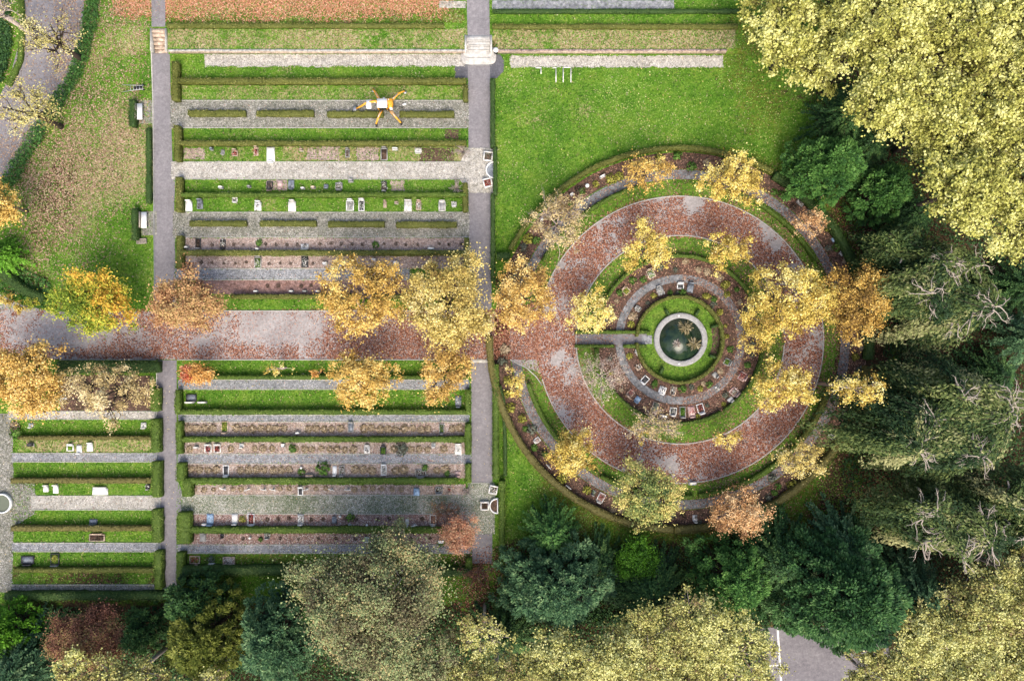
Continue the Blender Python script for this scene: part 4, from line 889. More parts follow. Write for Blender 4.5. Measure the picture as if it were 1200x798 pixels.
g_('Q',53.4,573,6,7,'slab','white_stone',look='pale slab'); g_('Q',65,573.5,6,9,'slab','white_paint',look='upright white slab'); g_('Q',117,576,18,8,'slab','white_paint',plants=None,look='wide double white slab'); g_('Q',173,570,5,5,'frame','dark_stone','bed_brown','whiteflower',head='',look='dark plot by the hedge')
g_('R',109,611,9,5,'slab','slate',head='s',look='dark slab with grey head'); g_('R',113.4,630,18,8,'frame','tan_stone','bed_brown','darkplant',look='wide brown framed plot')
g_('S',32,656,15,9,'frame','dark_stone','slate',head='s',look='wide black framed grave'); g_('S',64,655,10,13,'frame','dark_stone','lawn_ring','limeplant',head='s',look='black framed grave with flowers')
def ring_grave(row, px, py, w, h, style, a='white_stone', b=None, plants=None, inward=True, look=None):
    ang = math.degrees(math.atan2(-(py-CY), px-CX))
    grave(row, px, py, w, h, style, a, b, plants, 'n' if not inward else 's', ang+90 if not inward else ang-90+180 if False else ang+90, look)
rg = ring_grave
rg('U',739,461,7,8,'frame','tan_stone','bed_red','redflower',look='orange framed plot'); rg('U',747.4,468,6.5,7,'slab','blue_stone',look='blue grey slab'); rg('U',768,477,8,12,'frame','tan_stone','greyplant' if False else 'gravel_moss','greyplant',look='tall cream frame'); rg('U',789,482,8,9,'frame','white_stone','dark_stone','whiteflower',look='white frame with dark slab'); rg('U',800,482.5,7,12,'frame','grey_stone','lawn_ring','greenplant',look='green planted frame')
rg('U',810.5,482,8,12,'slab','pink_stone',plants='redflower',look='pink slab'); rg('U',821,478.5,8,11,'frame','white_paint','bed_brown','redflower',look='white frame with brown centre'); rg('U',777,487.5,8,3,'stone','white_stone',look='low white stone'); rg('U',856,468,7,4,'slab','white_stone',look='small white slab'); rg('U',860.5,459,9,9,'frame','pink_stone','bed_red','whiteflower',look='pink flowered frame'); rg('U',870,441,10,8,'frame','pink_stone','bed_red','redflower',look='brown pink frame')
rg('V',756,445,7.5,9,'frame','white_paint','dark_stone',look='tilted white frame'); rg('V',776.5,457,8.5,8.5,'slab','white_paint',plants='darkplant',look='bright white slab with ornament'); rg('V',789,457.5,7,9,'frame','tan_stone','bed_brown','whiteflower',look='flowered plot'); rg('V',838,439,6,6,'slab','grey_stone',look='pale grey slab'); rg('V',852,424,8,7,'frame','grey_stone','lawn_ring','greenplant',look='green plot with white head'); rg('V',745,413,4,7,'cross','white_stone',look='white cross')
rg('V',749,430,6,6,'frame','tan_stone','bed_brown','whiteflower',look='plot with white flowers')
rg('Y',774,341,8,10,'slab','grey_stone',plants='whiteflower',look='grey slab with white flowers'); rg('Y',797.5,335.5,8,6,'frame','white_paint','dark_stone',look='black square with white frame'); rg('Y',809,338,7.5,10,'slab','slate',look='blue grey slab'); rg('Y',763,321,9,10,'frame','tan_stone','lawn_ring','whiteflower',look='large cream frame'); rg('Y',734,341,8,8,'frame','tan_stone','lawn_ring','limeplant',look='yellow planted frame'); rg('Y',748,362,6,6,'frame','grey_stone','bed_brown','whiteflower',look='small pale plot')
rg('X',629.7,515.6,6,6.5,'frame','white_stone','bed_pink',look='small white frame'); rg('X',642.6,546,6,5,'cross','white_stone',look='white cross by the gold tree'); rg('X',666,570,6,4,'cross','white_stone',look='leaning white cross'); rg('X',696,577,4,5,'slab','grey_stone',plants='greenplant',look='stone with green plants'); rg('X',704.4,583,8,11,'frame','white_stone','bed_pink','redflower',look='tall white frame'); rg('X',814.5,607,5.5,7,'slab','white_stone',plants='darkplant',look='white slab with dark head'); rg('X',975,509.5,9,7,'slab','white_stone',plants='darkplant',look='white slab beside yellow shrub')
rg('X',938.5,237,9,7,'frame','grey_stone','white_stone','darkplant',look='grey grave below the conifer'); rg('X',977,281,5,4,'slab','blue_stone',look='small pale blue slab'); rg('X',688,218,5,5,'ball','white_paint',look='big white globe'); rg('X',706,207,6,3,'stone','white_stone',look='white stone'); rg('X',670,228,4,3,'stone','white_stone',look='small white stone'); rg('X',635,258,4,3,'stone','white_paint',look='small bright stone'); rg('X',811.5,566,8,4,'stone','white_stone',look='broad white stone on the lawn ring')
byrow = {}
for d in GR: byrow.setdefault(d[0], []).append(d)
for r, L in byrow.items():
    L.sort(key=lambda d: d[1])
    for i, d in enumerate(L):
        build_grave(d, f'{d[11]}, {ORD[i]} from left in {rowname[r]}')

# ---------------------------------------------------------------- small plants
def clump_proto(name, mat, r, n, seed, flat=.7, size=.14):
    rng = np.random.default_rng(seed); d = unit(rng.normal(size=(n, 3))); d[:, 2] = np.abs(d[:, 2])
    c = d*(r*rng.uniform(.55, 1, n))[:, None]*np.array([1, 1, flat])+np.array([0, 0, .03])
    mb = MB(); L = rng.uniform(.7, 1.4, n)*size
    mb.quads(cards(c, d+rng.normal(0, .5, (n, 3)), L, L*.7, rng), np.clip(rng.normal(.5, .22, n)+.15*(d[:, 2]-.5), 0, 1))
    o = mb.build(name, mat); return o
protos = {k: [clump_proto(nm, M[mt], .42, 110, 50+i+j*7, fl, sz) for j in range(3)] for i, (k, nm, mt, fl, sz) in enumerate((('h','heather_clump','heather',.3,.2), ('d','small_shrub','darkplant',.6,.12), ('g','green_shrub','greenplant',.9,.15), ('l','yellow_shrub','limeplant',.9,.15), ('y','grey_shrub','greyplant',.7,.15), ('w','flower_clump','whiteflower',.7,.15)))}
used = set()
def plant(kind, px, py, r, label, cat, group=None, sz=1.0):
    src = random.choice(protos[kind]); x, y = W(px, py, .15); s = r*.1/.42
    if id(src) in used: o = src.copy(); C.objects.link(o)
    else: o = src; used.add(id(src))
    o.location = (x, y, 0); o.rotation_euler = (0, 0, random.uniform(0, 6.28)); o.scale = (s, s, s*sz)
    if 'group' in o.keys(): del o['group']
    return tag(o, label, cat, group)
def NTH(i):
    i += 1; return f"{i}{'th' if 10 <= i % 100 <= 20 else {1:'st',2:'nd',3:'rd'}.get(i % 10, 'th')}"
occ = [(d[1], d[2], max(d[3], d[4])*10) for d in GR]
def free(x, y, r): return all(abs(x-a) > r+c*.42 or abs(y-b) > 9 for a, b, c in occ)
for kind, x0, x1, y, stp, r, label, grp, cat in (
    ('h',220,540,502.5,9.4,5.4,'golden brown heather clump in the first heather bed','heather in the first bed','shrub'),
    ('h',222,540,526,9.6,4.8,'golden brown heather clump in the second heather bed','heather in the second bed','shrub'),
    ('h',224,540,550.5,9.6,5.4,'golden brown heather clump in the third heather bed','heather in the third bed','shrub'),
    ('h',228,500,573,11,3.7,'brown heather clump in the bed above the mossy gravel','heather in the fourth bed','shrub'),
    ('d',222,540,286,12.7,2.3,'small dark plant in the upper pale bed','dark plants in the upper bed','plant'),
    ('d',222,400,308,13.2,2.3,'small dark plant in the lower pale bed','dark plants in the lower bed','plant'),
    ('d',300,380,335,13,2.8,'dark plant in the bed above the main path','dark plants above the main path','plant'),
    ('d',300,500,608,13,2.8,'small dark shrub in the bed below the mossy gravel','dark shrubs below the mossy gravel','shrub'),
    ('d',262,520,631,22,2.6,'small dark shrub in the lowest reddish bed','dark shrubs in the lowest bed','shrub')):
    x = x0; q = 0
    while x < x1:
        if free(x, y, r): plant(kind, x+random.uniform(-.9, .9), y+random.uniform(-1, 1), r*random.uniform(.85, 1.15), f'{label}, {NTH(q)} from left', cat, grp); q += 1
        x += stp
for kind, x, y, r, lab in (('g',303.5,285,5,'bright green bush in the upper dark plant bed'),('g',379,549,9.5,'large bright green bush in the third heather bed'),('y',470,526,9,'wide grey green bush in the second heather bed'),('g',343,526,6,'square green bush in the second heather bed'),
    ('g',498,548,5,'olive bush near white flowers in the third heather bed'),('g',524,555,4.5,'dark green bush near the pink slab'),('l',284,608,5,'lime green plants between the two white graves'),('g',410.7,606,6,'green bush behind the square grey plaque'),('g',305,632,3.5,'round green bush in the lowest reddish bed'),
    ('g',517,636,5.5,'dark green bush around a white stone'),('y',247,655,5,'dark grey bush in the bottom grass row'),('g',440,287,5,'green patch of plants in the upper dark bed'),('g',353,553,5,'green bush below the white globe'),
    ('g',799.8,455.5,6,'green clump below the pond hedge'),('g',767,450.5,5,'green clump lower left of the pond hedge'),('l',821,455.5,4,'yellow shrub below the pond hedge'),('g',831,450.5,4.8,'round green shrub lower right of the pond hedge'),('l',738,417.5,4.5,'yellow shrub left of the pond hedge'),
    ('g',785.5,343,4,'small green shrub above the pond hedge'),('l',766,346.5,4.5,'yellow green shrub upper left of the pond hedge'),('g',799.8,344,6.3,'largest green shrub above the pond hedge'),('l',829,347,4.8,'yellow green shrub upper right of the pond hedge'),('g',837,351,4.5,'green shrub upper right of the pond hedge'),
    ('h',742,371,6,'brown shrub left of the pond'),('l',739.5,380.5,5,'yellow leaved shrub left of the pond'),('l',851.5,333,5,'square green shrub in the upper right pond arc'),('l',852,345,5,'olive shrub in the right pond arc'),('g',726,343,5,'dark green shrub in the upper left pond arc'),
    ('y',624,508,3.6,'pale grey shrub by the small white frame'),('g',626,524.7,5.5,'bright green shrub below the small white frame'),('g',616,502.6,4.5,'green shrub above the small white frame'),('g',638.5,532,5,'green shrub left of the gold tree'),('l',967,527,4.5,'yellow shrub beside the white slab at right'),('g',978,522,4.5,'green shrub beside the white slab at right'),
    ('g',923.5,229,6,'bright green shrub below the dark conifer'),('g',980,289.5,6,'square green shrub near the golden tree'),('l',972,268,6,'red green shrub beside the pinkish tree'),('g',682,224,5,'dark green shrub below the big white globe'),('w',987,297,4,'white flowers above the golden tree'),('g',845,35,0,'') ,('g',838,55,7,'bright green plant on the dry terrace'),('g',366,46,4,'small green plant on the left terrace'),
    ('h',17,500,7,'reddish bush at the left end of the left block'),('g',20,508,9,'dark green bush by the left gravel path'),('y',905,560,6,'grey green shrub in the lower right ring bed'),('g',912,570,5,'green shrub in the lower right ring bed'),('g',650,262,5,'green plant in the upper left ring bed'),('g',628,282,6,'dark green plant in the left ring bed'),('w',840,455,3.5,'white flowers in the lower right pond bed')):
    if r > 0: plant(kind, x, y, r, lab, 'shrub')
def twig_bush(px, py, r, label, mat, seed):
    rng = np.random.default_rng(seed); x, y = W(px, py, .5); mb = MB()
    for k in range(34):
        a = rng.uniform(0, 2*pi); el = rng.uniform(.2, 1.2); L = r*.1*rng.uniform(.6, 1.1); d = np.array([cos(a)*cos(el*.8), sin(a)*cos(el*.8), sin(el*.9)])
        p1 = d*L*.5+rng.normal(0, .05, 3); p2 = d*L+rng.normal(0, .08, 3); p1[2] = abs(p1[2]); p2[2] = abs(p2[2])
        mb.tube([(0, 0, 0), p1, p2], [.03, .02, .01], 4)
        for q in range(3):
            b = p1+(p2-p1)*rng.uniform(0, 1); mb.tube([b, b+rng.normal(0, .18, 3)+np.array([0, 0, .1])], [.015, .007], 3)
    o = mb.build('twiggy_bush', mat); o.location = (x, y, 0); tag(o, label, 'bush', 'bare twiggy bushes')
twig_bush(541.7,176,12,'bare whitish bush at the right end of the row below the machine',M['bark_pale'],1)
twig_bush(535,220,12,'bare whitish bush at the right end above the white slab row',M['bark_pale'],2)
twig_bush(546.5,577,6,'small bare white bush by the mossy court',M['bark_pale'],3)

# ---------------------------------------------------------------- trees
TN = [0]
PAL = {
 'gold':   [(.16,.085,.012),(.48,.28,.03),(.72,.47,.075),(.80,.65,.20)],
 'yellow': [(.30,.19,.03),(.68,.50,.07),(.80,.67,.14),(.84,.76,.33)],
 'orange': [(.20,.065,.015),(.56,.24,.03),(.74,.38,.06),(.78,.54,.16)],
 'amber':  [(.18,.085,.018),(.54,.32,.05),(.78,.52,.11),(.82,.64,.24)],
 'peach':  [(.20,.085,.03),(.50,.25,.09),(.72,.42,.17),(.80,.58,.30)],
 'tan':    [(.20,.13,.05),(.46,.34,.13),(.62,.50,.22),(.72,.62,.36)],
 'pale':   [(.20,.13,.025),(.54,.41,.08),(.74,.61,.17),(.82,.74,.36)],
 'limegold':[(.08,.14,.015),(.26,.36,.04),(.60,.54,.07),(.70,.40,.06)],
 'greengold':[(.05,.09,.03),(.22,.30,.09),(.52,.50,.15),(.74,.62,.22)],
 'maple':  [(.26,.10,.06),(.48,.22,.13),(.62,.37,.22),(.70,.52,.34)],
 'brown':  [(.14,.05,.02),(.36,.15,.05),(.52,.27,.11),(.45,.30,.08)],
 'red':    [(.25,.03,.02),(.5,.10,.05),(.62,.22,.12),(.66,.40,.22)],
 'plane':  [(.10,.085,.02),(.28,.28,.055),(.52,.52,.13),(.74,.72,.28)],
 'planelow':[(.20,.13,.075),(.33,.30,.10),(.49,.49,.14),(.68,.67,.29)],
 'blue': [(0.0161, 0.047, 0.0222), (0.0483, 0.1176, 0.0524), (0.1127, 0.2195, 0.0907), (0.2576, 0.3763, 0.1714)],
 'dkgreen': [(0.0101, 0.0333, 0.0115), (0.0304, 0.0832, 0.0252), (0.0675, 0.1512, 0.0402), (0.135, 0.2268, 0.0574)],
 'green': [(0.0155, 0.0543, 0.0155), (0.0465, 0.1318, 0.0279), (0.1008, 0.2325, 0.0465), (0.186, 0.341, 0.0853)],
 'bright': [(0.024, 0.084, 0.0072), (0.072, 0.204, 0.012), (0.132, 0.324, 0.024), (0.204, 0.408, 0.06)],
 'fir': [(.012,.04,.016),(.035,.10,.032),(.075,.18,.05),(.16,.28,.10)],
 'olivedk': [(0.035, 0.049, 0.0084), (0.098, 0.126, 0.0182), (0.182, 0.21, 0.035), (0.28, 0.294, 0.07)],
 'weep': [(.018,.045,.015),(.06,.105,.030),(.17,.215,.06),(.38,.38,.17)],
 'pine':   [(.10,.08,.045),(.22,.20,.10),(.27,.36,.15),(.48,.38,.18)],
 'redbush': [(0.07, 0.028, 0.021), (0.182, 0.084, 0.056), (0.308, 0.14, 0.084), (0.336, 0.266, 0.098)],
 'bareyel':[(.30,.25,.08),(.50,.44,.14),(.62,.56,.22),(.70,.66,.36)],
 'pinkbare':[(.30,.20,.16),(.50,.38,.30),(.62,.5,.42),(.66,.6,.42)],
}
for k_ in ('gold','yellow','orange','amber','peach','tan','pale','brown'):
    PAL[k_] = [tuple(c*.86+b*.14*(.3+i*.3) for c, b in zip(col, (.85,.72,.5))) for i, col in enumerate(PAL[k_])]
LM = {k: leafy('foliage_'+k, v, [0, .33, .7, 1], trans=.1) for k, v in PAL.items()}
def branches(mb, cx, zb, ends, R, rng, trunk_r, fork_z, nlimb=6, lean=(0, 0), bend=.12, twigs=False):
    """trunk, limbs and twigs in local coordinates; ends (N,3) twig tips"""
    base = np.array([0, 0, 0.]); fork = np.array([lean[0], lean[1], fork_z])
    tp = [base+np.array([0, 0, -.1]), base*(.6)+fork*.4+rng.normal(0, bend*.3, 3)*[1, 1, 0], fork]
    mb.tube(tp, [trunk_r*1.25, trunk_r, trunk_r*.85], 8)
    az = np.arctan2(ends[:, 1], ends[:, 0])
    groups = ((az+pi)/(2*pi)*nlimb+rng.uniform()).astype(int) % nlimb
    for g in range(nlimb):
        E = ends[groups == g]
        if len(E) == 0: continue
        m = E.mean(0); mid = fork*.45+m*.55+rng.normal(0, bend*R*.15, 3); tip = m*1.0
        mb.tube([fork-np.array([0, 0, trunk_r]), fork*.7+mid*.3+np.array([0, 0, .1*R]), mid, tip], [trunk_r*.6, trunk_r*.48, trunk_r*.36, trunk_r*.22], 6)
        for e_ in E:
            s = mid if rng.uniform() < .5 else (mid+tip)/2
            k = s*.5+e_*.5+rng.normal(0, .06*R, 3)
            mb.tube([s, k, e_], [trunk_r*.22, trunk_r*.15, trunk_r*.07], 4)
            if twigs and R > 1:
                for q in range(3): w = e_*(1+rng.uniform(0, .14))+rng.normal(0, .09*R, 3)*[1, 1, .5]; mb.tube([k*.4+e_*.6, w], [trunk_r*.1, trunk_r*.04], 3)
def broadleaf(label, px, py, r, pal, zc=5.0, dens=1.0, leaf=.27, ry=None, clump=.17, squash=.62, bark='bark', hue=None, ncl=None, inner=.45, name='autumn_tree', cat='tree', group=None, sparse=False, trunk=None, low=-.35, stretch=None):
    TN[0] += 1; rng = np.random.default_rng(1000+TN[0]*13)
    k = (H-zc)/H; cx, cy = W(px, py, zc); z0 = float(gz(cx, cy)); Rx = r*.1*k; Ry = (ry or r)*.1*k; Rz = Rx*squash
    Rx *= 1.06; Ry *= 1.06
    ncl = int((ncl or int(np.clip(26+Rx*Ry*3.2, 22, 240)*(.55 if sparse else 1)))*1.35); clump = clump*.84
    d = unit(rng.normal(size=(ncl*3, 3))); d = d[d[:, 2] > low][:ncl]
    th = np.arctan2(d[:, 1], d[:, 0]); ph = rng.uniform(0, 6, 4)
    outl = .82+.13*np.sin(3*th+ph[0])+.09*np.sin(5*th+ph[1])+.06*np.sin(8*th+ph[2])
    u = rng.uniform(inner, 1.12, len(d))**.85
    cc = d*u[:, None]*np.stack([Rx*outl, Ry*outl, Rz+0*outl], -1)+np.array([0, 0, zc-z0])
    cr = clump*min(Rx, Ry)*rng.uniform(.45, 1.5, len(d))+.17
    ct = np.clip(rng.normal(.52, .2, len(d))+ (0 if hue is None else hue(d)) + (fnoise(cc[:, 0]+cx, cc[:, 1]+cy, 3.2, 17)-.5)*.75, .02, .98)
    leaf = leaf*.80; area = leaf*leaf*.45
    nl = np.maximum(6, (dens*1.9*pi*cr*cr/area)).astype(int)
    I = np.repeat(np.arange(len(d)), nl); N = len(I)
    dd = unit(rng.normal(size=(N, 3))); rr = np.where(rng.uniform(size=N) < .2, rng.uniform(1.0, 2.3, N), rng.uniform(.2, 1.05, N))
    off = dd*rr[:, None]*cr[I][:, None]*np.array([1, 1, .6])
    c = cc[I]+off
    if stretch is not None: c[:, :2] += off[:, 2:3]*np.array(stretch)[None]*0 + (rng.uniform(-1, 1, N)*cr[I])[:, None]*np.array(stretch)[None]
    nr = unit(dd)*.7+np.array([0, 0, .7])+rng.normal(0, .7, (N, 3))
    L = rng.uniform(.65, 1.25, N)*leaf
    tn = np.clip(ct[I]+rng.normal(0, .19, N), 0, 1)
    e = empty(name, label, cat, (cx, cy, z0), group)
    mb = MB(); mb.quads(cards(c, nr, L, L*.8, rng), tn); mb.build('crown', LM[pal], e)
    tb = MB(); tr = trunk or (.07+.035*Rx)
    branches(tb, 0, 0, cc, Rx, rng, tr, max(.8, (zc-z0)-Rz*.75), 6 if Rx < 6 else 8, twigs=dens < .45)
    tb.build('trunk', M[bark], e)
    return e
def conifer(label, px, py, r, pal, zt=9.0, lobes=170, lobe=.5, per=60, leaf=.24, shape=.62, name='conifer', group=None, cat='tree', ry=None, narrow=.35, zc_fr=.45):
    """dome or cone built of leafy lobes, each lobe a bunch of short upward and outward sprays"""
    TN[0] += 1; rng = np.random.default_rng(2000+TN[0]*13)
    zm = zt*zc_fr; k = (H-zm)/H; cx, cy = W(px, py, zm); Rx = r*.1*k; Ry = (ry or r)*.1*k; z0 = float(gz(cx, cy))
    i = np.arange(lobes)+.5; v = (i/lobes)**.85; th = i*2.39996+rng.normal(0, .15, lobes)
    # v=0 top .. 1 skirt
    rad = np.clip(v, 0, 1)**shape*(.93+.12*np.sin(5*th+2)+rng.normal(0, .05, lobes)); z = zt*(1-.80*v**1.35)+rng.normal(0, .18, lobes)
    lobe *= 1.12
    cc = np.stack([rad*Rx*np.cos(th), rad*Ry*np.sin(th), z+rng.normal(0, .22, lobes)], -1)
    out = unit(np.stack([np.cos(th)*v*Rx/2, np.sin(th)*v*Ry/2, (1.25-v)*np.full(lobes, 1.4)], -1))
    lt = np.clip(rng.normal(.42, .13, lobes)+.10*np.sin(2.3*th+v*4), .02, .98); lr = lobe*rng.uniform(.7, 1.25, lobes)
    I = np.repeat(np.arange(lobes), per); N = len(I)
    dd = unit(rng.normal(size=(N, 3))+out[I]*1.1); c = cc[I]+dd*(lr[I]*rng.uniform(.45, 1, N))[:, None]
    ax = unit(dd+out[I]*.5); nr = np.cross(ax, rng.normal(size=(N, 3))); nr = nr*np.sign(nr[:, 2:3]+1e-6)+np.array([0, 0, .55])
    L = rng.uniform(.7, 1.3, N)*leaf
    tipness = np.sum(dd*out[I], 1)
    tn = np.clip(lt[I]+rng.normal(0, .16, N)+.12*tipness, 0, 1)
    e = empty(name, label, cat, (cx, cy, z0), group)
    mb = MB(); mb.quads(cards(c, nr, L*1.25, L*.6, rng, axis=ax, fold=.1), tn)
    # inner foliage, shade painted in as dark tint, so the crown is not see-through
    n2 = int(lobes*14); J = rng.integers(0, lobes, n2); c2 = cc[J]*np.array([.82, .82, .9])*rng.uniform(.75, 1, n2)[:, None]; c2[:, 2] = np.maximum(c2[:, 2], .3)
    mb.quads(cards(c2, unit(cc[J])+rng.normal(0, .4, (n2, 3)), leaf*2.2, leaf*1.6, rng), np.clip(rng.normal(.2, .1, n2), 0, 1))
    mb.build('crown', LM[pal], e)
    tb = MB(); tb.tube([(0, 0, -.1), (0, 0, zt*.5), (0, 0, zt*.93)], [.12+.03*Rx, .08+.02*Rx, .03], 8)
    for q in range(0, lobes, 3): tb.tube([(0, 0, cc[q, 2]*.8), cc[q]*np.array([.6, .6, .95]), cc[q]], [.05, .035, .015], 4)
    tb.build('trunk', M['bark_dark'], e)
    return e
def feather(label, px, py, r, pal, zt=11.0, name='fir_tree', group=None, nb=150, leaf=.26, zc_fr=.4):
    """tiered conifer: long boughs with side sprays pointing outwards"""
    TN[0] += 1; rng = np.random.default_rng(3000+TN[0]*13)
    zm = zt*zc_fr; k = (H-zm)/H; cx, cy = W(px, py, zm); R = r*.1*k; z0 = float(gz(cx, cy))
    mb = MB(); tb = MB(); tb.tube([(0, 0, -.1), (0, 0, zt*.5), (0, 0, zt)], [.3, .18, .03], 8)
    for b in range(nb):
        v = ((b+.5)/nb)**.8; a = b*2.39996+rng.normal(0, .12); z = zt*(1-.86*v)+.1; L = R*(v**.72)*rng.uniform(.82, 1.12)+.25
        s = np.linspace(.12, 1, max(4, int(L/.22))); d = np.array([cos(a), sin(a), 0.])
        pts = d[None]*(s*L)[:, None]; pts[:, 2] = z+.18*L*np.sin(s*2.6)-.30*L*s**2
        if b % 2 == 0: tb.tube([(0, 0, z)]+[tuple(p) for p in pts[::3]], .03, 4)
        n = int(len(s)*7); j = rng.integers(0, len(s), n); sg = rng.choice([-1, 1], n)
        side = np.array([-d[1], d[0], 0.]); wd = (.30+.09*L)*(1.05-s[j])+.12; f = rng.uniform(0, 1, n)
        ax = unit(d[None]*1.1+side[None]*(sg*.9)[:, None]+np.array([0, 0, -.12])+rng.normal(0, .12, (n, 3)))
        c = pts[j]+ax*(f*wd)[:, None]+np.array([0, 0, .03])+rng.normal(0, .035, (n, 3))
        nr = np.array([[0, 0, 1.]])+rng.normal(0, .30, (n, 3)); Lf = leaf*rng.uniform(.8, 1.4, n)
        mb.quads(cards(c, nr, Lf*1.3, Lf*.5, rng, axis=ax, fold=.12), np.clip(.28+.35*f+rng.normal(0, .16)+rng.normal(0, .14, n), 0, 1))
    e = empty(name, label, 'tree', (cx, cy, z0), group); mb.build('crown', LM[pal], e); tb.build('trunk', M['bark_dark'], e); return e
def weeping(label, px, py, r, zt=11.0, ry=None, strands=260, seed=0, pal='weep', group='weeping trees at the right edge', nbare=9, lean=(-.5, 0)):
    TN[0] += 1; rng = np.random.default_rng(4000+TN[0]*13)
    zm = zt*.6; k = (H-zm)/H; cx, cy = W(px, py, zm); Rx = r*.1*k; Ry = (ry or r)*.1*k; z0 = float(gz(cx, cy))
    mb = MB(); tb = MB()
    forks = [np.array([rng.uniform(-.5, .5)*Rx, rng.uniform(-.5, .5)*Ry, zt*rng.uniform(.82, 1.0)]) for _ in range(11)]
    tb.tube([(0, 0, -.1), (.1, .1, zt*.3), (0, .1, zt*.6)], [.5, .4, .32], 8)
    for f in forks:
        m = f*.5+np.array([0, 0, zt*.32])+rng.normal(0, .3, 3)
        tb.tube([(0, 0, zt*.5), m, f*.8+np.array([0, 0, .2*f[2]])+rng.normal(0, .15, 3), f], [.22, .15, .10, .07], 6)
    # bare contorted pale branches on the top
    for b in range(nbare):
        f = forks[b % len(forks)]; p = f+np.array([0, 0, .05]); a = rng.uniform(0, 2*pi)
        for q in range(rng.integers(4, 7)):
            aa = a+rng.normal(0, 1.1); pts = [p.copy()]; w = p.copy()
            for s in range(6):
                aa += rng.normal(0, .45); st_ = rng.uniform(.25, .5); w = w+np.array([cos(aa)*st_, sin(aa)*st_, rng.normal(-.02, .1)]); pts.append(w.copy())
            for pp in pts: pp[2] += .3
            tb.tube(pts, np.linspace(.085, .022, len(pts))*rng.uniform(.7, 1.1), 5)
            for u_ in range(3):
                s0 = pts[rng.integers(2, 6)]; a2 = aa+rng.normal(0, .9); tb.tube([s0, s0+np.array([cos(a2)*.3, sin(a2)*.3, .03]), s0+np.array([cos(a2+.3)*.65, sin(a2+.3)*.65, -.02])], [.022, .016, .008], 4)
    tw = MB()
    for s in range(strands):
        if s % 7 == 0: f0 = forks[rng.integers(0, len(forks))]; a0 = rng.uniform(0, 2*pi); L0 = rng.uniform(.3, 1.0); bt = rng.normal(.42, .27)
        f = f0+rng.normal(0, .3, 3); a = a0+rng.normal(0, .10); L = L0*rng.uniform(.8, 1.08)
        tx = np.array([cos(a)*Rx, sin(a)*Ry])*L+f[:2]*.25
        n0 = 11; t = np.linspace(0, 1, n0); wob = rng.normal(0, .22, 2)
        x = f[0]+(tx[0]-f[0])*t**.85+wob[0]*np.sin(t*5); y = f[1]+(tx[1]-f[1])*t**.85+wob[1]*np.sin(t*4+1)
        rr = np.clip(np.hypot(tx[0]/Rx, tx[1]/Ry), 0, 1.2); drop = (.25+.55*rr**1.5)*zt*rng.uniform(.7, 1.1)
        z = np.maximum(.3, f[2]+.35*np.sin(t*2.2)-drop*t**2.0)
        pts = np.stack([x, y, z], -1)
        n = int(26+22*np.hypot(tx[0]-f[0], tx[1]-f[1])); u = rng.uniform(0, n0-1.001, n); i = u.astype(int); fr = (u-i)[:, None]
        c = pts[i]*(1-fr)+pts[i+1]*fr; T = unit(pts[i+1]-pts[i]+np.array([lean[0]*.15, lean[1]*.15, -.25])); hang = rng.uniform(0, 1, n)
        c = c+rng.normal(0, .24, (n, 3))+np.array([0, 0, -.3])*hang[:, None]+T*.15
        nr = np.array([[0, 0, .9]])+rng.normal(0, .4, (n, 3))
        Lf = rng.uniform(.26, .52, n); st_t = bt+rng.normal(0, .05)
        mb.quads(cards(c, nr, Lf, Lf*.36, rng, axis=T+rng.normal(0, .28, (n, 3)), fold=.1), np.clip(st_t-.15*hang+.25*(u/n0-.4)+rng.normal(0, .13, n), 0, 1))
        if s % 6 == 0: tw.tube(pts[::2], np.linspace(.03, .008, len(pts[::2])), 4)
    e = empty('weeping_tree', label, 'tree', (cx, cy, z0), group); mb.build('crown', LM[pal], e); tb.build('trunk', M['bark_weep'], e); tw.build('branches', M['bark_dark'], e); return e

GA = 'autumn trees along the main path'; GRG = 'autumn trees of the round garden'
B = broadleaf
B('lime and gold tree on the lawn edge above the path',112,355,50,'limegold',4.5,1.2,.26,ry=38,group=GA,hue=lambda d:.3*d[:,0]+.15*d[:,1]-.02,stretch=(.5,.1),clump=.13)
B('orange brown tree beside the lime and gold tree',221,355,45,'brown',4.5,1.0,.25,ry=36,group=GA,hue=lambda d:.12-.1*d[:,1])
B('golden ochre tree above the path with open grey centre',424,345,54,'gold',5.2,.85,.26,ry=47,group=GA,clump=.12,bark='bark_pale',inner=.62)
B('large pale yellow tree beside the central path',523,355,52,'pale',5.2,1.15,.27,ry=56,group=GA,hue=lambda d:0*d[:,1],clump=.13)
B('bright orange gold tree at the left edge',32,444,48,'amber',5.2,1.15,.27,ry=43,group=GA,hue=lambda d:.15*(d[:,2]),clump=.14)
B('wide pale tan tree with thin leaves and dark branches',128,458,58,'tan',5.0,.65,.24,ry=36,group=GA,clump=.12,bark='bark_dark',ncl=70)
B('small tree with a red and orange crown',233,437,20,'orange',3.0,1.0,.22,ry=15,group=GA,hue=lambda d:.18*d[:,0])
B('tiny red leaved tree touching the small orange tree',220,438,9,'red',3.4,1.1,.2,group=GA)
B('yellow orange tree below the path',423,444,43,'gold',4.8,1.0,.25,ry=36,group=GA,hue=lambda d:.1,clump=.13)
B('orange yellow tree by the corner of the lower central path',518,437,30,'amber',4.0,.95,.24,ry=36,group=GA,hue=lambda d:-.02,clump=.15)
B('thin young yellow tree with grey twigs below the path',326,432,16,'yellow',2.6,.5,.2,ry=9,group=GA,bark='bark_pale',ncl=12)
B('small orange shrub tree left of the yellow orange tree',371,437,10,'orange',2.4,.7,.2,ry=5,group=GA,ncl=9)
B('orange yellow tree at the mouth of the round avenue',614,348,37,'amber',4.5,.85,.24,ry=42,group=GRG,hue=lambda d:0,clump=.13)
